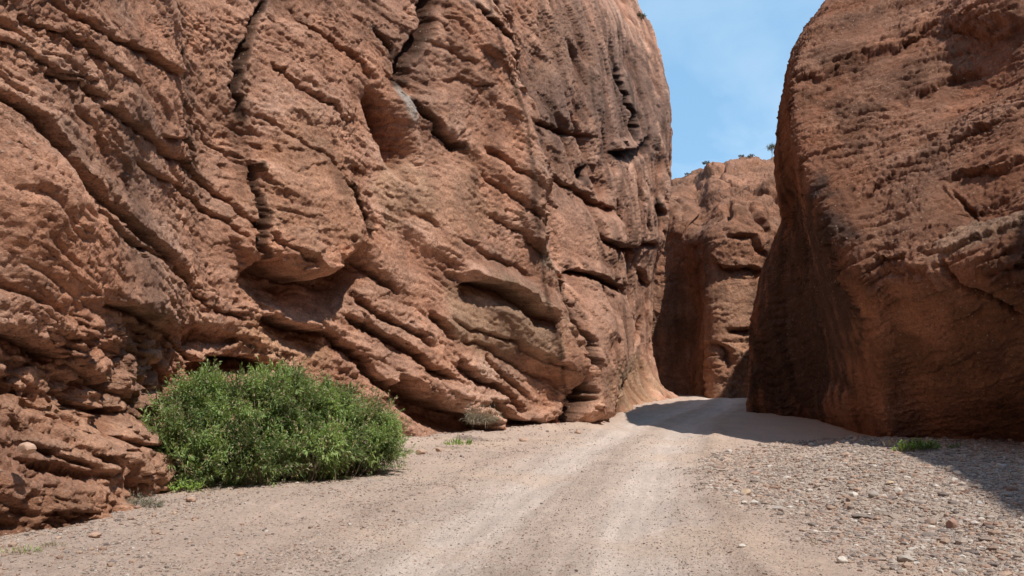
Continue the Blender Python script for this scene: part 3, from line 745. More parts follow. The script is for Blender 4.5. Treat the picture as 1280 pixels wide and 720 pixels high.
# ================================================================== BACK CLIFF
ridge_u = [600, 760, 800, 840, 880, 920, 960, 985, 1030, 1100, 1300]
ridge_v = [300, 262, 245, 228, 211, 200, 206, 196, 185, 170, 160]
stB = [(560, 72), (700, 72), (780, 73), (820, 73), (850, 72.5), (870, 71.5), (884, 68.0), (891, 65.0), (905, 64.0), (925, 64.5), (950, 66), (985, 68), (1040, 70), (1120, 72), (1300, 74)]
ctl = []
for (u0, D0) in stB:
    rv = float(np.interp(u0, ridge_u, ridge_v))
    vt = float(np.interp(u0, [560, 820, 850, 880, 900, 940, 985, 1300], [330, 262, 262, 300, 280, 258, 235, 225]))
    c = []
    for (v, dd) in ((520, 0.3), (498, 0.3), (460, 0.5), (420, 0.6), (380, 0.7), (340, 0.8)):
        c.append(at(u0, v, D0 + dd))
    lip = -0.4 if 888 < u0 < 960 else 0.0
    c.append(at(u0, 0.5 * (340 + vt), D0 + 0.9 + lip)); c.append(at(u0, vt, D0 + 1.8 + lip * .3))
    c.append(at(u0, vt + (rv - vt) * 0.45, D0 + 8)); c.append(at(u0, vt + (rv - vt) * 0.8, D0 + 17)); c.append(at(u0, rv, D0 + 27))
    p = at(u0, rv, D0 + 27); c.append(p + np.array([0, 10, -1.5])); c.append(p + np.array([0, 45, -14]))
    ctl.append(c)
C = np.array(ctl).transpose(1, 0, 2)
cu = [8, 12, 24, 26, 20, 22, 20, 24, 26, 30, 36, 30, 16, 10]
cv_ = [10, 30, 30, 30, 30, 24, 26, 30, 24, 24, 8, 4]
PB = catmull(catmull(C, 1, cu), 0, cv_)
NB = normals(PB, (0, 0, 5))
for _ in range(2): NB = blur(blur(NB, 4, 0), 4, 1)
NB /= np.linalg.norm(NB, axis=-1, keepdims=True)
uBk, vBk = pix(PB)
db, wB, wvB, wv2B = rock(PB, (-0.05, 0.1, 1.0), 43, lump=0.8, beds=0.45, blocks=0.8, fine=1.2, scale=2.2)
face = sstep(240, 300, vBk)
disp = db * (0.55 + 0.45 * face)
disp += face * 0.9 * ridged(PB.astype(F32) / np.array((5.5, 9, 40), F32), 2, 47) * 0.7 + (1 - face) * (0.9 * fbm(PB.astype(F32) / 4.0, 4, 48) - 0.5 * np.exp(-(perlin(PB.astype(F32) / np.array((4.5, 12, 12), F32), 49) / 0.05) ** 2))
disp = features(uBk, vBk, disp, [
 ('L', [(905, 290), (930, 300), (945, 322)], 0.3, 8, 0.4, 5), ('L', [(893, 318), (905, 334), (925, 334), (945, 338)], 0.5, 10, 0.5, 6),
 ('L', [(905, 415), (925, 410), (942, 402)], 0.5, 6, 0.8, 5), ('C', [(910, 250), (915, 280)], .3, 8, 1.2, 4), ('C', [(935, 250), (945, 280), (952, 300)], .3, 8, 1.2, 4),
 ('L', [(900, 425), (912, 440), (910, 460)], 0.5, 6, 0.6, 5)],
 fbm(np.stack([uBk / 20, vBk / 20, uBk * 0], -1), 3, 5) * 5, fbm(np.stack([uBk / 20, vBk / 20, uBk * 0 + 4], -1), 3, 5) * 5)
disp = bumps(uBk, vBk, disp, [(860, 300, 22, 40, 0, 1.2), (855, 400, 20, 90, 0, -1.0), (918, 300, 26, 22, 0, 0.4)])
PBd = relax(PB + NB * disp[..., None], PB)
PBd = PBd + own_normals(PBd, NB) * (rock_fine(PBd, (-0.05, 0.1, 1.0), 0, 43, 1.6, 0.3, 2.5))[..., None]
tintB = tint_field(PBd, wB * .5, wvB, wv2B, uBk, vBk, [(910, 225, 90, 26, 0, (0.35, 0.18, 0.112), 0.8), (915, 400, 25, 80, 0, (0.42, 0.25, 0.165), 0.6)], 43, base=np.array((0.33, 0.172, 0.11)))
oB = mesh_obj('canyon_wall_far', PBd, grid_faces(*PB.shape[:2]), M_rockB, attrs={'tint': tintB})
tag(oB, 'distant reddish cliff and rounded hill closing the bend of the canyon', None, None, 'structure')
print('walls', time.time() - T0)

exec_rest = True
# ================================================================== GROUND
def axis(pts):
    a = []
    for (x0, x1, st) in pts: a.append(np.arange(x0, x1, st))
    return np.concatenate(a + [[pts[-1][1]]])
gx = axis([(-400, -60, 20), (-60, -14, 2), (-14, -8, 0.25), (-8, 14, 0.035), (14, 24, 0.3), (24, 60, 2), (60, 400, 20)])
ys = [5.0]
while ys[-1] < 80: ys.append(ys[-1] + max(0.02, ys[-1] * ys[-1] * 0.00075 if ys[-1] < 30 else 0.3))
gy = np.concatenate([np.arange(-300, -30, 20), np.arange(-30, -2, 2.0), np.arange(-2, 5, 0.25), np.array(ys), np.arange(ys[-1] + 2, 120, 3), np.arange(120, 620, 20)])
# road centre line (x as a function of y) and half width
RY = [-30, 0, 6, 9, 11.5, 15, 19, 28.5, 36, 43, 52, 62, 90]
RX = [-3.0, -1.0, -0.05, 0.45, 0.95, 1.75, 2.7, 5.3, 7.8, 10.2, 12.8, 16, 24]
def road_x(y): return np.interp(y, RY, RX)
road_hw = 2.1
_bk = [(5.2, 4.6), (4.6, 7.0), (4.3, 9.0), (4.0, 11.0), (4.2, 14), (5.4, 17.5), (7.2, 20.2), (8.4, 22)]
def bank_edge(y): return np.interp(y, [p[1] for p in _bk], [p[0] for p in _bk])
def ground_z(x, y, detail=True):
    x = np.asarray(x, float); y = np.asarray(y, float)
    P3 = np.stack([x, y, np.zeros_like(x)], -1)
    d = x - road_x(y)
    z = 0.06 * fbm(P3 / 2.6, 3, 501) + 0.012 * fbm(P3 / np.array((0.3, 1.6, 1.0)), 2, 502)
    z += -0.05 * np.exp(-((np.abs(d) - 0.9) / 0.36) ** 2) + 0.03 * np.exp(-(d / 0.3) ** 2) + 0.07 * np.exp(-((d - 1.95 - 0.25 * perlin(P3 / 1.1, 571)) / 0.2) ** 2) * (y < 26) + 0.05 * np.exp(-((d + 2.2 - 0.3 * perlin(P3 / 1.4, 572)) / 0.3) ** 2) + 0.014 * perlin(np.stack([d * 5, y * 0.5, d * 0], -1), 573) + 0.007 * perlin(np.stack([d * 13, y * 0.6, d * 0], -1), 574) * (np.abs(d) < 2.4)
    be = bank_edge(y)
    n = 0.5 * fbm(P3 / 1.3, 3, 511)
    bank = sstep(-0.2, 1.7, x - be + n) * sstep(23, 20.0, y + 0.8 * n + 0.15 * (x - 8))
    z += 0.19 * bank * (0.8 + 0.5 * n)
    left = sstep(1.7, 4.2, -d + 0.7 * n)
    z += 0.10 * left * (y < 30) 
    wx = np.interp(y, [7.9, 9.3, 10.5, 12.2, 13.8, 15.8, 19.6, 23, 26.3, 32, 42, 51, 58], [-5.0, -5.0, -5.1, -5.5, -5.8, -5.3, -2.5, -0.5, 1.6, 3.7, 6.3, 8.7, 11.4])
    z += (0.04 + 0.14 * sstep(11, 16, y)) * np.exp(-(np.maximum(x - wx - 0.5, 0) / (0.45 + 0.2 * n)) ** 1.3) * (x < wx + 3) * (y > 4) * (y < 62) * (0.7 + n)
    z += np.where(np.hypot(x, y) > 100, -1.0, 0)
    if detail:
        z += 0.012 * fbm(P3 / 0.45, 3, 521) * (1 + 1.4 * bank) + 0.004 * fbm(P3 / 0.1, 2, 531)
        # toe of rock debris along the left cliff
    return z
XX, YY = np.meshgrid(gx, gy)
ZZ = ground_z(XX, YY)
GP = np.stack([XX, YY, ZZ], -1)
dd = XX - road_x(YY)
n3 = fbm(np.stack([XX, YY, XX * 0], -1) / 0.9, 4, 541); n4 = fbm(np.stack([XX, YY, XX * 0], -1) / 3.1, 3, 551)
c_road = np.array((0.51, 0.40, 0.325)); c_track = np.array((0.57, 0.465, 0.39)); c_side = np.array((0.475, 0.355, 0.28)); c_bank = np.array((0.45, 0.36, 0.29)); c_red = np.array((0.50, 0.37, 0.275))
def lerp(a, b, t): return a + (b - a) * t[..., None]
gc = np.broadcast_to(c_side, GP.shape).copy()
st_ = fbm(np.stack([dd * 4.0, YY * 0.35, dd * 0], -1), 4, 561)          # streaks drawn out along the road
gc = lerp(gc, c_road, sstep(2.1, 1.7, np.abs(dd) + 0.3 * n3))
gc = lerp(gc, c_track, sstep(0.52, 0.3, np.abs(np.abs(dd) - 0.9) + 0.10 * n3) * 1.0)
gc = lerp(gc, np.array((0.44, 0.335, 0.265)), sstep(0.30, 0.05, np.abs(dd + 0.05) + 0.15 * n3) * 0.6)
gc = lerp(gc, np.array((0.42, 0.31, 0.235)), sstep(0.28, 0.04, np.abs(dd - 1.95) + 0.25 * n3) * 0.7)
st_ = st_ + 0.8 * fbm(np.stack([dd * 15.0, YY * 0.5, dd * 0 + 5], -1), 3, 563)
gc *= (1 + 0.13 * st_ * sstep(3.0, 1.8, np.abs(dd)))[..., None]
bk = sstep(-0.3, 0.7, XX - bank_edge(YY) + 0.5 * n3)
gc = lerp(gc, c_bank, bk * sstep(24, 20, YY))
gc = lerp(gc, c_red, sstep(0.15, 0.5, n4 + 0.3 * n3) * 0.55 * (1 - 0.4 * bk))
gc *= (1 + 0.08 * n3 + 0.08 * n4)[..., None] * np.array((1.10, 1.11, 1.13))
m, t, b = new_mat('canyon_gravel_soil')
geo = t.nodes.new('ShaderNodeNewGeometry'); pos = geo.outputs['Position']
a = attr(t, 'tint').outputs['Color']
c = mixc(t, 1.0, a, mixc(t, maprange(t, noise(t, 14, 8, 0.75, pos), 0.3, 0.7, 0, 1), (0.80, 0.79, 0.79), (1.2, 1.2, 1.2)), 'MULTIPLY')
for sc_, th in ((38, 0.62), (85, 0.55)):
    v = t.nodes.new('ShaderNodeTexVoronoi'); v.inputs['Scale'].default_value = sc_; t.links.new(pos, v.inputs['Vector'])
    r = t.nodes.new('ShaderNodeSeparateColor'); t.links.new(v.outputs['Color'], r.inputs[0])
    f1 = maprange(t, v.outputs['Distance'], 0.25, 0.38, 1, 0)
    f2 = maprange(t, r.outputs[0], th, th + 0.03, 0, 0.75)
    mm = t.nodes.new('ShaderNodeMath'); mm.operation = 'MULTIPLY'; t.links.new(f1, mm.inputs[0]); t.links.new(f2, mm.inputs[1])
    cr = t.nodes.new('ShaderNodeValToRGB'); e = cr.color_ramp.elements
    e[0].color = (0.16, 0.11, 0.085, 1); e[1].color = (0.62, 0.56, 0.50, 1); e.new(0.45).color = (0.36, 0.28, 0.23, 1)
    t.links.new(r.outputs[1], cr.inputs[0])
    c = mixc(t, mm.outputs[0], c, cr.outputs[0])
    if sc_ == 38: hh = mm.outputs[0]
t.links.new(c, b.inputs['Base Color'])
h1 = noise(t, 30, 6, 0.8, pos)
ad = t.nodes.new('ShaderNodeMath'); ad.operation = 'MULTIPLY_ADD'; t.links.new(hh, ad.inputs[0]); ad.inputs[1].default_value = 0.6; t.links.new(h1, ad.inputs[2])
bp = t.nodes.new('ShaderNodeBump'); bp.inputs['Strength'].default_value = 0.9; bp.inputs['Distance'].default_value = 0.04
t.links.new(ad.outputs[0], bp.inputs['Height']); t.links.new(bp.outputs[0], b.inputs['Normal'])
oG = mesh_obj('ground', GP, grid_faces(len(gy), len(gx)), m, attrs={'tint': np.clip(gc, 0.02, 0.8)})
tag(oG, 'dusty gravel road and canyon floor', None, None, 'structure')
print('ground', GP.shape, time.time() - T0)
# ================================================================== STONES AND GRAVEL
def ico(sub):
    import bmesh
    bm = bmesh.new(); bmesh.ops.create_icosphere(bm, subdivisions=sub, radius=1.0)
    V = np.array([v.co[:] for v in bm.verts]); Fc = np.array([[v.index for v in f.verts] for f in bm.faces]); bm.free()
    return V, Fc
V1, F1_ = ico(1); V2, F2_ = ico(2); V3, F3_ = ico(3)
def stone_shape(V, r):
    P = V.copy()
    for _ in range(7):                         # knock flat facets into it
        n = r.normal(size=3); n /= np.linalg.norm(n); h = r.uniform(0.55, 0.9)
        d = P @ n; P = P - np.maximum(d - h, 0)[:, None] * n
    P *= (1 + 0.10 * perlin(V * 1.7 + r.uniform(0, 50, 3), 3) + 0.0)[:, None]
    return P
def rotm(r):
    q = r.normal(size=4); q /= np.linalg.norm(q); a, b_, c_, d_ = q
    return np.array([[1 - 2 * (c_ * c_ + d_ * d_), 2 * (b_ * c_ - a * d_), 2 * (b_ * d_ + a * c_)], [2 * (b_ * c_ + a * d_), 1 - 2 * (b_ * b_ + d_ * d_), 2 * (c_ * d_ - a * b_)], [2 * (b_ * d_ - a * c_), 2 * (c_ * d_ + a * b_), 1 - 2 * (b_ * b_ + c_ * c_)]])
m_st, t, b = new_mat('river_stone')
geo = t.nodes.new('ShaderNodeNewGeometry'); pos = geo.outputs['Position']
c = mixc(t, 1.0, attr(t, 'tint').outputs['Color'], mixc(t, maprange(t, noise(t, 60, 5, 0.7, pos), 0.3, 0.7, 0, 1), (0.8, 0.8, 0.8), (1.2, 1.2, 1.2)), 'MULTIPLY')
t.links.new(c, b.inputs['Base Color']); b.inputs['Roughness'].default_value = 0.85
bp = t.nodes.new('ShaderNodeBump'); bp.inputs['Strength'].default_value = 0.5; bp.inputs['Distance'].default_value = 0.01
t.links.new(noise(t, 90, 5, 0.7, pos), bp.inputs['Height']); t.links.new(bp.outputs[0], b.inputs['Normal'])
PALC = np.array([(0.44, 0.37, 0.315), (0.36, 0.285, 0.235), (0.28, 0.23, 0.20), (0.38, 0.265, 0.20), (0.30, 0.19, 0.14), (0.56, 0.50, 0.44), (0.20, 0.16, 0.14), (0.42, 0.33, 0.265), (0.42, 0.30, 0.225)])
PALW = np.array([0.16, 0.18, 0.13, 0.15, 0.08, 0.05, 0.07, 0.12, 0.06]); PALW = PALW / PALW.sum()
shapes = [stone_shape(V1, rng) for _ in range(24)]
def scatter(name, x, y, size, label, sink=0.25):
    n = len(x)
    zz = ground_z(x, y); k = rng.integers(0, len(shapes), n)
    base = np.stack(shapes)[k]
    ang = rng.uniform(0, 2 * np.pi, n); ca, sa = np.cos(ang), np.sin(ang)
    sc3 = np.stack([size * rng.uniform(0.8, 1.4, n), size * rng.uniform(0.7, 1.1, n), size * rng.uniform(0.4, 0.8, n)], -1)
    P = base * sc3[:, None, :]
    X = P[..., 0] * ca[:, None] - P[..., 1] * sa[:, None]; Y = P[..., 0] * sa[:, None] + P[..., 1] * ca[:, None]
    Z = P[..., 2]
    V = np.stack([X + x[:, None], Y + y[:, None], Z + (zz + sc3[:, 2] * (1 - 2 * sink) * 0.8)[:, None]], -1)
    Fa = (F1_[None] + (np.arange(n) * len(V1))[:, None, None]).reshape(-1, 3)
    c = PALC[rng.choice(len(PALC), n, p=PALW)] * rng.uniform(0.72, 1.05, (n, 1))
    c = np.repeat(c, len(V1), 0)
    o = mesh_obj(name, V.reshape(-1, 3), Fa, m_st, smooth=False, attrs={'tint': c})
    return tag(o, label, None, None, 'stuff')
def sample(n, x0, x1, y0, y1, dens):
    # more samples close by, where they can be seen
    y = (y0 ** -1 + rng.uniform(0, 1, n) * (y1 ** -1 - y0 ** -1)) ** -1
    x = rng.uniform(x0, x1, n); k = rng.uniform(0, 1, n) < dens(x, y)
    return x[k], y[k]
def ndens(x, y, s, sd):
    return fbm(np.stack([x, y, x * 0], -1) / s, 3, sd)
def d_bank(x, y):
    e = x - bank_edge(y) + 0.6 * ndens(x, y, 1.3, 61)
    vis = (x < 0.66 * y + 1.0) & (y < 22 + 0.15 * (x - 9))
    return sstep(-1.5, 0.1, e) * (0.5 + 0.8 * sstep(-0.25, 0.3, ndens(x, y, 1.0, 62))) * vis
x, y = sample(340000, 2.6, 13.5, 6.0, 23, d_bank); x, y = x[:140000], y[:140000]
sz = np.clip(rng.lognormal(math.log(0.0088), 0.66, len(x)), 0.004, 0.065) * (0.8 + 0.035 * y)
scatter('gravel', x, y, sz, 'loose mixed gravel covering the low bank right of the road', 0.42)
def d_left(x, y):
    d = road_x(y) - x
    return sstep(1.5, 2.6, d + 0.7 * ndens(x, y, 1.1, 63)) * (0.3 + sstep(0, 0.4, ndens(x, y, 0.9, 64))) * (x > -0.64 * y - 0.5)
x, y = sample(90000, -8, 3, 6.0, 26, d_left); x, y = x[:30000], y[:30000]
scatter('gravel', x, y, np.clip(rng.lognormal(math.log(0.0075), 0.45, len(x)), 0.004, 0.03) * (0.8 + 0.03 * y), 'fine gravel scattered between the left cliff and the road')
x, y = sample(50000, -2.5, 6, 6.0, 24, lambda x, y: (np.abs(x - road_x(y)) < 2.6) * (0.25 + 0.75 * sstep(0.0, 0.5, np.abs(np.abs(x - road_x(y)) - 0.85))))
x, y = x[:18000], y[:18000]
scatter('gravel', x, y, np.clip(rng.lognormal(math.log(0.006), 0.4, len(x)), 0.003, 0.02) * (0.8 + 0.03 * y), 'fine pebbles pressed into the dirt road')

def stone(u, v, wpx, flat, colr, label, seed, zoff=0.0, D=None, cat='stone'):
    r = np.random.default_rng(seed)
    x, y = ground_at(u, v + 0.25 * wpx)
    x, y = ground_at(u, v + 0.25 * wpx, float(ground_z(np.array(x), np.array(y))))
    R = 0.5 * wpx * y / FPX
    if D is not None:
        p = at(u, v, D); x, y = p[0], p[1]
    P = stone_shape(V3, r) * np.array([1.0, 0.8, flat])
    P *= (1 + 0.05 * fbm(P * 4 + seed, 3, seed))[:, None]
    a = r.uniform(-0.5, 0.5); P = P @ np.array([[math.cos(a), -math.sin(a), 0], [math.sin(a), math.cos(a), 0], [0, 0, 1]])
    P *= R / np.abs(P[:, 0]).max()
    g = float(ground_z(np.array(x), np.array(y))) if D is None else p[2] - 0.5 * R * flat
    P[:, 2] += -P[:, 2].min() * 0.62
    o = mesh_obj('stone', P, F3_, m_st, smooth=True, attrs={'tint': np.array(colr) * (1 + 0.15 * fbm(P / R * 2 + seed, 2, 9))[:, None]})
    o.location = (x, y, g + zoff)
    try: o.data.set_sharp_from_angle(angle=math.radians(32))
    except Exception: pass
    tag(o, label, cat, 'loose stones on the gravel bank')
    return o
WH, GR, TN, BR, RD, DK = (0.55, 0.49, 0.425), (0.36, 0.31, 0.27), (0.50, 0.38, 0.27), (0.28, 0.20, 0.155), (0.34, 0.215, 0.165), (0.22, 0.18, 0.155)
for k, a in enumerate([
 (933, 615, 15, 0.75, TN, 'tan angular stone at the road side edge of the gravel bank'),
 (930, 628, 8, 0.6, WH, 'small white stone just below the tan angular stone'),
 (1067, 620, 12, 0.8, WH, 'upright whitish stone in the middle of the gravel bank'),
 (1092, 622, 14, 0.6, GR, 'grey stone beside the upright whitish stone'),
 (1078, 633, 24, 0.28, DK, 'flat dark slab in the middle of the gravel bank'),
 (1163, 643, 15, 0.7, BR, 'dark brown cobble left of the reddish cobble'),
 (1190, 654, 16, 0.85, RD, 'rounded reddish cobble on the right side of the gravel bank'),
 (1252, 586, 12, 0.8, (0.5, 0.48, 0.45), 'pale stone lying in the shade of the cliff'),
 (1241, 682, 15, 0.6, BR, 'brown stone near the lower right corner'),
 (1053, 700, 13, 0.8, WH, 'white rounded stone at the bottom of the gravel bank'),
 (1132, 697, 20, 0.5, GR, 'broad grey stone at the bottom of the gravel bank'),
 (900, 583, 15, 0.4, BR, 'low brown stone alone on the road shoulder'),
 (943, 590, 12, 0.45, RD, 'flat reddish stone near the top of the gravel bank'),
 (972, 631, 20, 0.22, GR, 'thin pale grey slab left of the dark slab'),
 (928, 680, 11, 0.35, WH, 'flat white stone on the road edge near the camera'),
 (983, 593, 11, 0.4, WH, 'flat whitish stone high on the gravel bank'),
 (1261, 620, 11, 0.5, GR, 'small grey stone at the border of the cliff shadow'),
 (1223, 621, 10, 0.6, (0.4, 0.38, 0.36), 'small pale grey stone in the cliff shadow'),
 (1112, 600, 13, 0.35, TN, 'flat tan stone behind the grey stones of the gravel bank'),
 (1016, 655, 12, 0.5, DK, 'small dark stone left of the gravel heap'),
 (1193, 600, 9, 0.6, WH, 'small white stone near the point of the cliff shadow'),
]):
    stone(*a, 900 + k * 7)

RK = (0.42, 0.28, 0.205)
for k, a in enumerate([
 (31, 594, 14, 0.75, (0.50, 0.33, 0.24), 'rounded pinkish stone lodged in the left cliff above the lower left corner'),
]):
    stone(*a, 1500 + k, 0.25, 8.0)
for k, a in enumerate([
 (238, 626, 13, 0.6, RK, 'small reddish block on the sand right of the grey dry shrub'),
 (526, 566, 13, 0.6, RK, 'reddish block fallen at the cliff foot right of the big bush'),
 (548, 561, 9, 0.6, RK, 'smaller reddish block between the fallen block and the green grass tuft'),
 (655, 549, 13, 0.5, RK, 'flat reddish block at the cliff foot left of the long vertical crack'),
 (722, 538, 9, 0.6, RK, 'small reddish block at the cliff foot right of the long vertical crack'),
 (118, 668, 15, 0.5, RK, 'flat reddish block at the cliff foot left of the grey dry shrub'),
]):
    stone(*a, 1600 + k * 3)
def d_foot(x, y):
    wx = np.interp(y, [7.9, 9.3, 10.5, 12.2, 13.8, 15.8, 19.6, 23, 26.3, 32, 42], [-5.0, -5.0, -5.1, -5.5, -5.8, -5.3, -2.5, -0.5, 1.6, 3.7, 6.3])
    return np.exp(-np.maximum(x - wx, 0) / 0.5) * (x > wx - 0.8) * (0.3 + sstep(-0.2, 0.4, ndens(x, y, 1.2, 66)))
x, y = sample(120000, -7, 7, 6.0, 40, d_foot); x, y = x[:5000], y[:5000]
PW_ = PALW.copy(); PALW[:] = [0, .05, .05, .3, .2, 0, .05, .05, .3]
scatter('rock_debris', x, y, np.clip(rng.lognormal(math.log(0.013), 0.6, len(x)), 0.005, 0.07), 'crumbled rock and sand along the foot of the left cliff', 0.35)
PALW[:] = PW_
# ================================================================== PLANTS
def leaf_mat(name, rough=0.55, trans=0.35):
    m, t, b = new_mat(name)
    a = attr(t, 'tint').outputs['Color']
    t.links.new(a, b.inputs['Base Color']); b.inputs['Roughness'].default_value = rough; b.inputs['Specular IOR Level'].default_value = 0.3
    tr = t.nodes.new('ShaderNodeBsdfTranslucent'); g = t.nodes.new('ShaderNodeMix'); g.data_type = 'RGBA'; g.blend_type = 'MULTIPLY'; g.inputs[0].default_value = 1
    t.links.new(a, g.inputs[6]); g.inputs[7].default_value = (1.3, 1.3, 0.6, 1); t.links.new(g.outputs[2], tr.inputs[0])
    ms = t.nodes.new('ShaderNodeMixShader'); ms.inputs[0].default_value = trans
    t.links.new(b.outputs[0], ms.inputs[1]); t.links.new(tr.outputs[0], ms.inputs[2])
    o = [n for n in t.nodes if n.type == 'OUTPUT_MATERIAL'][0]; t.links.new(ms.outputs[0], o.inputs[0])
    return m
M_leaf = leaf_mat('leaf'); M_dry = leaf_mat('dry_leaf', 0.8, 0.2); M_twig, t, b = new_mat('twig'); b.inputs['Base Color'].default_value = (0.20, 0.15, 0.105, 1)
def unit(v): return v / np.maximum(np.linalg.norm(v, axis=-1, keepdims=True), 1e-9)
def leaves(base, dirs, length, width, droop=0.25):
    """lance-shaped leaves: a folded blade of four triangles each"""
    n = len(base); up = np.array([0, 0, 1.0]); r = rng.normal(size=(n, 3)) * 0.5
    side = unit(np.cross(dirs, up + r)); nrm = unit(np.cross(side, dirs))
    L_ = length[:, None]; W_ = width[:, None]
    m1 = base + dirs * L_ * 0.42 + nrm * L_ * 0.05
    tip = base + dirs * L_ + np.array([0, 0, -1.0]) * L_ * droop * rng.uniform(0, 1.6, (n, 1))
    V = np.stack([base, m1 + side * W_ + nrm * W_ * 0.3, m1, m1 - side * W_ + nrm * W_ * 0.3, tip], 1)
    F_ = np.array([[0, 2, 1], [0, 3, 2], [1, 2, 4], [2, 3, 4]])
    return V.reshape(-1, 3), (F_[None] + (np.arange(n) * 5)[:, None, None]).reshape(-1, 3)
def twigs(A, B, rad):
    """thin three-sided sticks from A to B"""
    n = len(A); d = unit(B - A); s1 = unit(np.cross(d, np.array([0.3, 0.2, 1.0]))); s2 = np.cross(d, s1); V = []
    for k in range(3):
        a = 2 * math.pi * k / 3; o = s1 * math.cos(a) + s2 * math.sin(a); V.append(A + o * rad[:, None]); V.append(B + o * rad[:, None] * 0.45)
    V = np.stack(V, 1); F_ = np.array([[0, 2, 3, 1], [2, 4, 5, 3], [4, 0, 1, 5]])
    return V.reshape(-1, 3), (F_[None] + (np.arange(n) * 6)[:, None, None]).reshape(-1, 4)
def empty(name, loc, label, cat, group=None):
    o = bpy.data.objects.new(name, None); col.objects.link(o); o.location = loc; o.empty_display_size = 0.3
    bpy.context.view_layer.update()
    return tag(o, label, cat, group)
def child(name, V, F_, mat, root, attrs=None, smooth=False):
    return mesh_obj(name, V - np.array(root.location), F_, mat, root, smooth, attrs)

# the big green bush
gx0, gy0 = ground_at(345, 600)
bush = empty('bush', (gx0, gy0 + 0.8, 0.05), 'large dense green bush with narrow leaves growing at the foot of the left cliff', 'bush')
clumps = [(228, 560, 11.9, .50, .45, .50), (240, 512, 12.5, .48, .45, .34), (300, 530, 12.7, .72, .65, .62), (352, 508, 13.0, .60, .5, .46), (405, 530, 13.4, .66, .65, .56),
          (455, 545, 13.9, .52, .5, .44), (300, 575, 12.1, .72, .5, .36), (385, 565, 12.8, .72, .5, .42), (215, 588, 11.6, .30, .3, .22), (450, 560, 13.6, .5, .4, .32), (262, 496, 12.9, .30, .35, .22), (482, 560, 14.2, .25, .3, .32), (350, 488, 13.4, .44, .3, .2)]
CT = np.array([at(c[0], c[1], c[2]) for c in clumps]); CR = np.array([c[3:] for c in clumps])
wt = (CR[:, 0] * CR[:, 1] + CR[:, 1] * CR[:, 2] + CR[:, 0] * CR[:, 2]); wt /= wt.sum()
ns = 8600
k = rng.choice(len(clumps), ns, p=wt); dv = unit(rng.normal(size=(ns, 3))); dv[:, 1] -= 0.25; dv = unit(dv)
rr = rng.uniform(0.35, 1.0, ns) ** 0.55
O = CT[k] + dv * CR[k] * rr[:, None]
O += 0.27 * np.stack([perlin(O / 0.35, 81), perlin(O / 0.35, 82), perlin(O / 0.35, 83)], -1)
ins = np.zeros(ns, bool)
for q in range(len(clumps)):
    ins |= ((((O - CT[q]) / CR[q]) ** 2).sum(-1) < 0.25) & (k != q)
keep = (O[:, 2] > 0.04) & ((~ins) | (rng.uniform(size=ns) < 0.2)); gapn = fbm(O / 0.42, 2, 84); keep &= (gapn > -0.24) | (rng.uniform(size=ns) < 0.25)
O, dv = O[keep], dv[keep]; ns = len(O)
sd_ = unit(dv * 0.8 + np.array([0.05, -0.1, 0.75]) + rng.normal(size=(ns, 3)) * 0.35)
SL = rng.uniform(0.12, 0.36, ns) * (0.8 + 0.5 * sstep(0, 0.4, fbm(O / 0.3 + 4, 2, 87)))
lb, ld, ll, lw, lc = [], [], [], [], []
gtone = 0.45 + 1.3 * fbm(O / 0.45, 2, 85) + rng.normal(size=ns) * 0.10
dryp = sstep(0.30, 0.6, fbm(O / 0.33 + 9, 2, 86)) * 0.35
for j in range(11):
    f = (j + 0.6) / 11
    p = O + sd_ * (SL * f)[:, None]
    ra = unit(np.cross(sd_, rng.normal(size=(ns, 3)))); d_ = unit(ra * (1.0 - 0.55 * f) + sd_ * (0.35 + 0.75 * f))
    lb.append(p); ld.append(d_); ll.append(rng.uniform(0.06, 0.145, ns) * (1.0 - 0.3 * f)); lw.append(rng.uniform(0.008, 0.014, ns))
    g = np.clip(gtone + rng.normal(size=ns) * 0.12, 0, 1)[:, None]
    c = np.array((0.09, 0.135, 0.042)) * (1 - g) + np.array((0.34, 0.46, 0.17)) * g
    dm = (rng.uniform(size=ns) < 0.07 + dryp * 1.0)[:, None]
    c = np.where(dm, np.array((0.42, 0.34, 0.20)) * rng.uniform(0.6, 1.2, (ns, 1)), c)
    lc.append(c)
lb, ld, ll, lw, lc = map(np.concatenate, (lb, ld, ll, lw, lc))
V, F_ = leaves(lb, ld, ll, lw)
child('foliage', V, F_, M_leaf, bush, {'tint': np.repeat(lc, 5, 0)})
root = np.array(bush.location)
fo = CT[rng.choice(len(clumps), 900)] * np.array([1, 1, 0]) + rng.normal(size=(900, 3)) * np.array([0.25, 0.2, 0]); fo[:, 2] = 0.0
to = O[rng.choice(ns, 900)]
near_ = np.argsort(np.hypot(to[:, 0], 0))
A = np.stack([fo[:, 0], fo[:, 1], fo[:, 2]], -1); B_ = to.copy(); A[:, :2] = B_[:, :2] * 0.75 + (CT[:, :2].mean(0)) * 0.25 + rng.normal(size=(900, 2)) * 0.1; A[:, 2] = 0.0
V1t, F1t = twigs(A, B_, rng.uniform(0.004, 0.011, 900))
V2t, F2t = twigs(O, O + sd_ * SL[:, None], np.full(ns, 0.0024))
child('twigs', np.concatenate([V1t, V2t]), np.concatenate([F1t, F2t + len(V1t)]), M_twig, bush)
kf = rng.choice(ns, 2300, p=(0.1 + dryp) / (0.1 + dryp).sum()); tipp = O[kf] + sd_[kf] * SL[kf][:, None]
fb = np.repeat(tipp, 7, 0); fd = unit(np.repeat(sd_[kf], 7, 0) + rng.normal(size=(len(fb), 3)) * 0.8)
V, F_ = leaves(fb, fd, rng.uniform(0.016, 0.034, len(fb)), rng.uniform(0.005, 0.010, len(fb)))
child('flowers', V, F_, M_dry, bush, {'tint': np.repeat(np.array((0.58, 0.50, 0.36)) * rng.uniform(0.7, 1.2, (len(fb), 1)), 5, 0)})

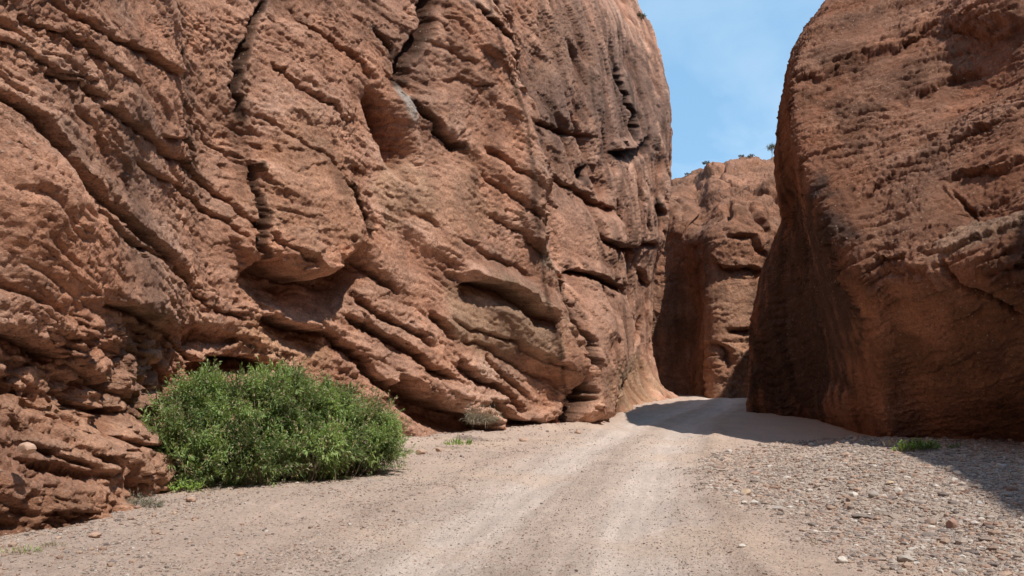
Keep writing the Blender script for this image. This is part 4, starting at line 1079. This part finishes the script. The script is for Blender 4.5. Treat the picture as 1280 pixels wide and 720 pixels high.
def tuft(name, loc, n, rad, h, cols, label, cat, w=0.004, spread=0.6, lean=0.5, mat=None, group=None, part='blades', leafy=0):
    root = empty(name, loc, label, cat, group)
    a = rng.uniform(0, 2 * np.pi, n); r = rad * np.sqrt(rng.uniform(0, 1, n))
    B0 = np.stack([loc[0] + r * np.cos(a), loc[1] + r * np.sin(a) * spread, np.full(n, loc[2] - 0.01)], -1)
    d = unit(np.stack([np.cos(a) * lean * r / rad, np.sin(a) * lean * r / rad, np.ones(n)], -1) + rng.normal(size=(n, 3)) * 0.25 * lean)
    L_ = h * rng.uniform(0.45, 1.0, n) * (1.1 - 0.5 * r / rad)
    cc = np.array(cols)[rng.integers(0, len(cols), n)] * rng.uniform(0.75, 1.2, (n, 1))
    if leafy:
        V, F_ = twigs(B0, B0 + d * L_[:, None], np.full(n, w * 0.6)); child('stems', V, F_, M_twig, root)
        m_ = leafy; f = rng.uniform(0.2, 1, n * m_); bb = np.repeat(B0, m_, 0) + np.repeat(d * L_[:, None], m_, 0) * f[:, None]
        dd_ = unit(np.repeat(d, m_, 0) * 0.6 + rng.normal(size=(n * m_, 3)))
        V, F_ = leaves(bb, dd_, rng.uniform(0.3, 0.6, n * m_) * h * 0.45, np.full(n * m_, w * 1.6)); child('foliage', V, F_, mat or M_leaf, root, {'tint': np.repeat(np.repeat(cc, m_, 0), 5, 0)})
    else:
        V, F_ = leaves(B0, d, L_, np.full(n, w), 0.35); child(part, V, F_, mat or M_leaf, root, {'tint': np.repeat(cc, 5, 0)})
    return root
GRN = [(0.14, 0.25, 0.05), (0.20, 0.33, 0.07), (0.11, 0.19, 0.045)]; LGR = [(0.32, 0.46, 0.10), (0.26, 0.40, 0.09)]; STR = [(0.42, 0.35, 0.22), (0.34, 0.28, 0.18), (0.28, 0.24, 0.15)]; GRY = [(0.26, 0.25, 0.19), (0.33, 0.31, 0.25), (0.2, 0.19, 0.14)]
def gp(u, v, dz=0.0):
    x, y = ground_at(u, v); z = float(ground_z(np.array(x), np.array(y))); x, y = ground_at(u, v, z); return (x, y, z + dz)
tuft('weed', gp(222, 611), 110, 0.30, 0.20, LGR, 'low bright green weed at the left foot of the big bush', 'weed', 0.006, 0.5, 0.6, leafy=7)
tuft('shrub', gp(172, 632), 170, 0.26, 0.20, GRY, 'small grey dry shrub at the foot of the left cliff beside the bush', 'shrub', 0.003, 0.6, 1.2, M_dry, leafy=6)
tuft('grass_tuft', gp(30, 690), 70, 0.16, 0.16, STR + LGR, 'small dry grass tuft at the cliff foot in the lower left corner', 'grass tuft', 0.003, 0.5, 0.6, M_dry)
tuft('grass_tuft', gp(66, 683), 50, 0.12, 0.13, STR, 'straw coloured grass tuft right of the corner one, below the left cliff', 'grass tuft', 0.003, 0.5, 0.6, M_dry)
tuft('grass_tuft', gp(574, 556), 130, 0.32, 0.34, LGR + GRN, 'small green grass tuft by the left cliff right of the big bush', 'grass tuft', 0.008, 0.5, 0.7)
tuft('shrub', gp(602, 548, 0.35), 130, 0.3, 0.75, GRY, 'thin twiggy grey shrub against the dark hollow of the left cliff', 'shrub', 0.004, 0.6, 0.9, M_dry, leafy=3)
tuft('weed', gp(1150, 561), 80, 0.36, 0.30, LGR + GRN, 'bright green weed at the foot of the shaded right cliff', 'weed', 0.009, 0.5, 0.7, leafy=8)
tuft('weed', gp(1126, 563), 30, 0.2, 0.15, LGR, 'smaller green weed left of the bright one, below the right cliff', 'weed', 0.008, 0.5, 0.7, leafy=6)
tuft('weed', gp(1192, 561), 36, 0.26, 0.18, GRN, 'darker weed right of the bright one, in the cliff shade', 'weed', 0.008, 0.5, 0.7, leafy=6)
tuft('grass_tuft', gp(1112, 558), 16, 0.12, 0.42, STR, 'tall dry stalks at the corner of the right cliff', 'grass tuft', 0.006, 0.6, 0.35, M_dry)
for u_, v_, lab in ((1052, 552, 'dry grass tuft on the top edge of the gravel bank, nearer the cliff corner'), (1034, 550, 'dry grass tuft on the top edge of the gravel bank, nearer the road'), (1082, 555, 'dry grass tuft between the gravel bank edge and the cliff corner')):
    tuft('grass_tuft', gp(u_, v_), 26, 0.16, 0.24, STR, lab, 'grass tuft', 0.005, 0.5, 0.6, M_dry, 'dry tufts along the gravel bank')
tuft('grass_tuft', gp(1018, 676), 40, 0.10, 0.06, STR + GRY, 'tiny dry tuft among the stones at the left of the gravel bank', 'grass tuft', 0.003, 0.7, 1.0, M_dry)

# far plants stand on the rock: find the surface under a measured spot
def on_surface(P, u, v, pu, pv, rad=3):
    k = np.argmin((pu - u) ** 2 + (pv - v) ** 2 + 1e6 * (P[..., 1] > 300)); return P.reshape(-1, 3)[k]
pu, pv = pix(PBd); msk = ((pu > 830) & (pu < 1000)); rim = {}
def rim_pt(u, dz=0.0):
    m_ = (np.abs(pu - u) < 1.5); v_ = np.where(m_, pv, 1e9); k = np.argmin(v_); p = PBd.reshape(-1, 3)[k]; return (float(p[0]), float(p[1]), float(p[2]) + dz)
p = rim_pt(964)
tr = empty('tree', p, 'bare branched small tree on the far hill beside the right cliff', 'tree')
segs = []
def grow(a, d, l, r, lev):
    b_ = a + d * l; segs.append((a, b_, r, lev))
    if lev < 5:
        for _ in range(3 if lev > 0 else 4):
            nd = unit(d + rng.normal(size=3) * 0.55 + np.array([0, 0, 0.10])); grow(b_, nd, l * rng.uniform(0.6, 0.85), r * 0.6, lev + 1)
grow(np.array(p) - np.array([0, 0, 0.2]), np.array([0.05, 0, 1.0]), 0.55, 0.055, 0)
A = np.array([s_[0] for s_ in segs]); B_ = np.array([s_[1] for s_ in segs]); R_ = np.array([s_[2] for s_ in segs]); lv = np.array([s_[3] for s_ in segs])
V, F_ = twigs(A[lv < 1], B_[lv < 1], R_[lv < 1]); child('trunk', V, F_, M_twig, tr)
V, F_ = twigs(A[lv > 0], B_[lv > 0], np.maximum(R_[lv > 0], 0.011)); child('branches', V, F_, M_twig, tr)
tp = B_[lv > 3]; fb = np.repeat(tp, 2, 0) + rng.normal(size=(len(tp) * 2, 3)) * 0.08
V, F_ = leaves(fb, unit(rng.normal(size=(len(fb), 3))), np.full(len(fb), 0.10), np.full(len(fb), 0.02)); child('foliage', V, F_, M_leaf, tr, {'tint': np.tile((0.10, 0.11, 0.06), (len(V), 1))})
for u_, h_, lab in ((882, 0.45, 'small dark shrub on the left slope of the far hill ridge'), (925, 0.32, 'tiny dark shrub on the crest of the far hill'), (938, 0.38, 'low dark shrub just right of the crest shrub on the far hill'), (858, 0.32, 'tiny dark shrub lowest on the left slope of the far hill')):
    q = rim_pt(u_); tuft('shrub', q, 40, 0.32, h_, [(0.07, 0.065, 0.04), (0.10, 0.09, 0.05)], lab, 'shrub', 0.03, 1, 0.9, leafy=5, group='dark shrubs on the far hill')
pu2, pv2 = pix(PLd)
k = np.argmin(np.hypot(pu2 - 800, pv2 - 22)); q = PLd.reshape(-1, 3)[k]
tuft('shrub', (float(q[0]), float(q[1]), float(q[2])), 60, 0.3, 0.5, [(0.07, 0.075, 0.04), (0.10, 0.10, 0.05)], 'small dark shrub clinging to the rounded top corner of the left cliff', 'shrub', 0.02, 1, 1.0, leafy=5)
print('done', time.time() - T0)
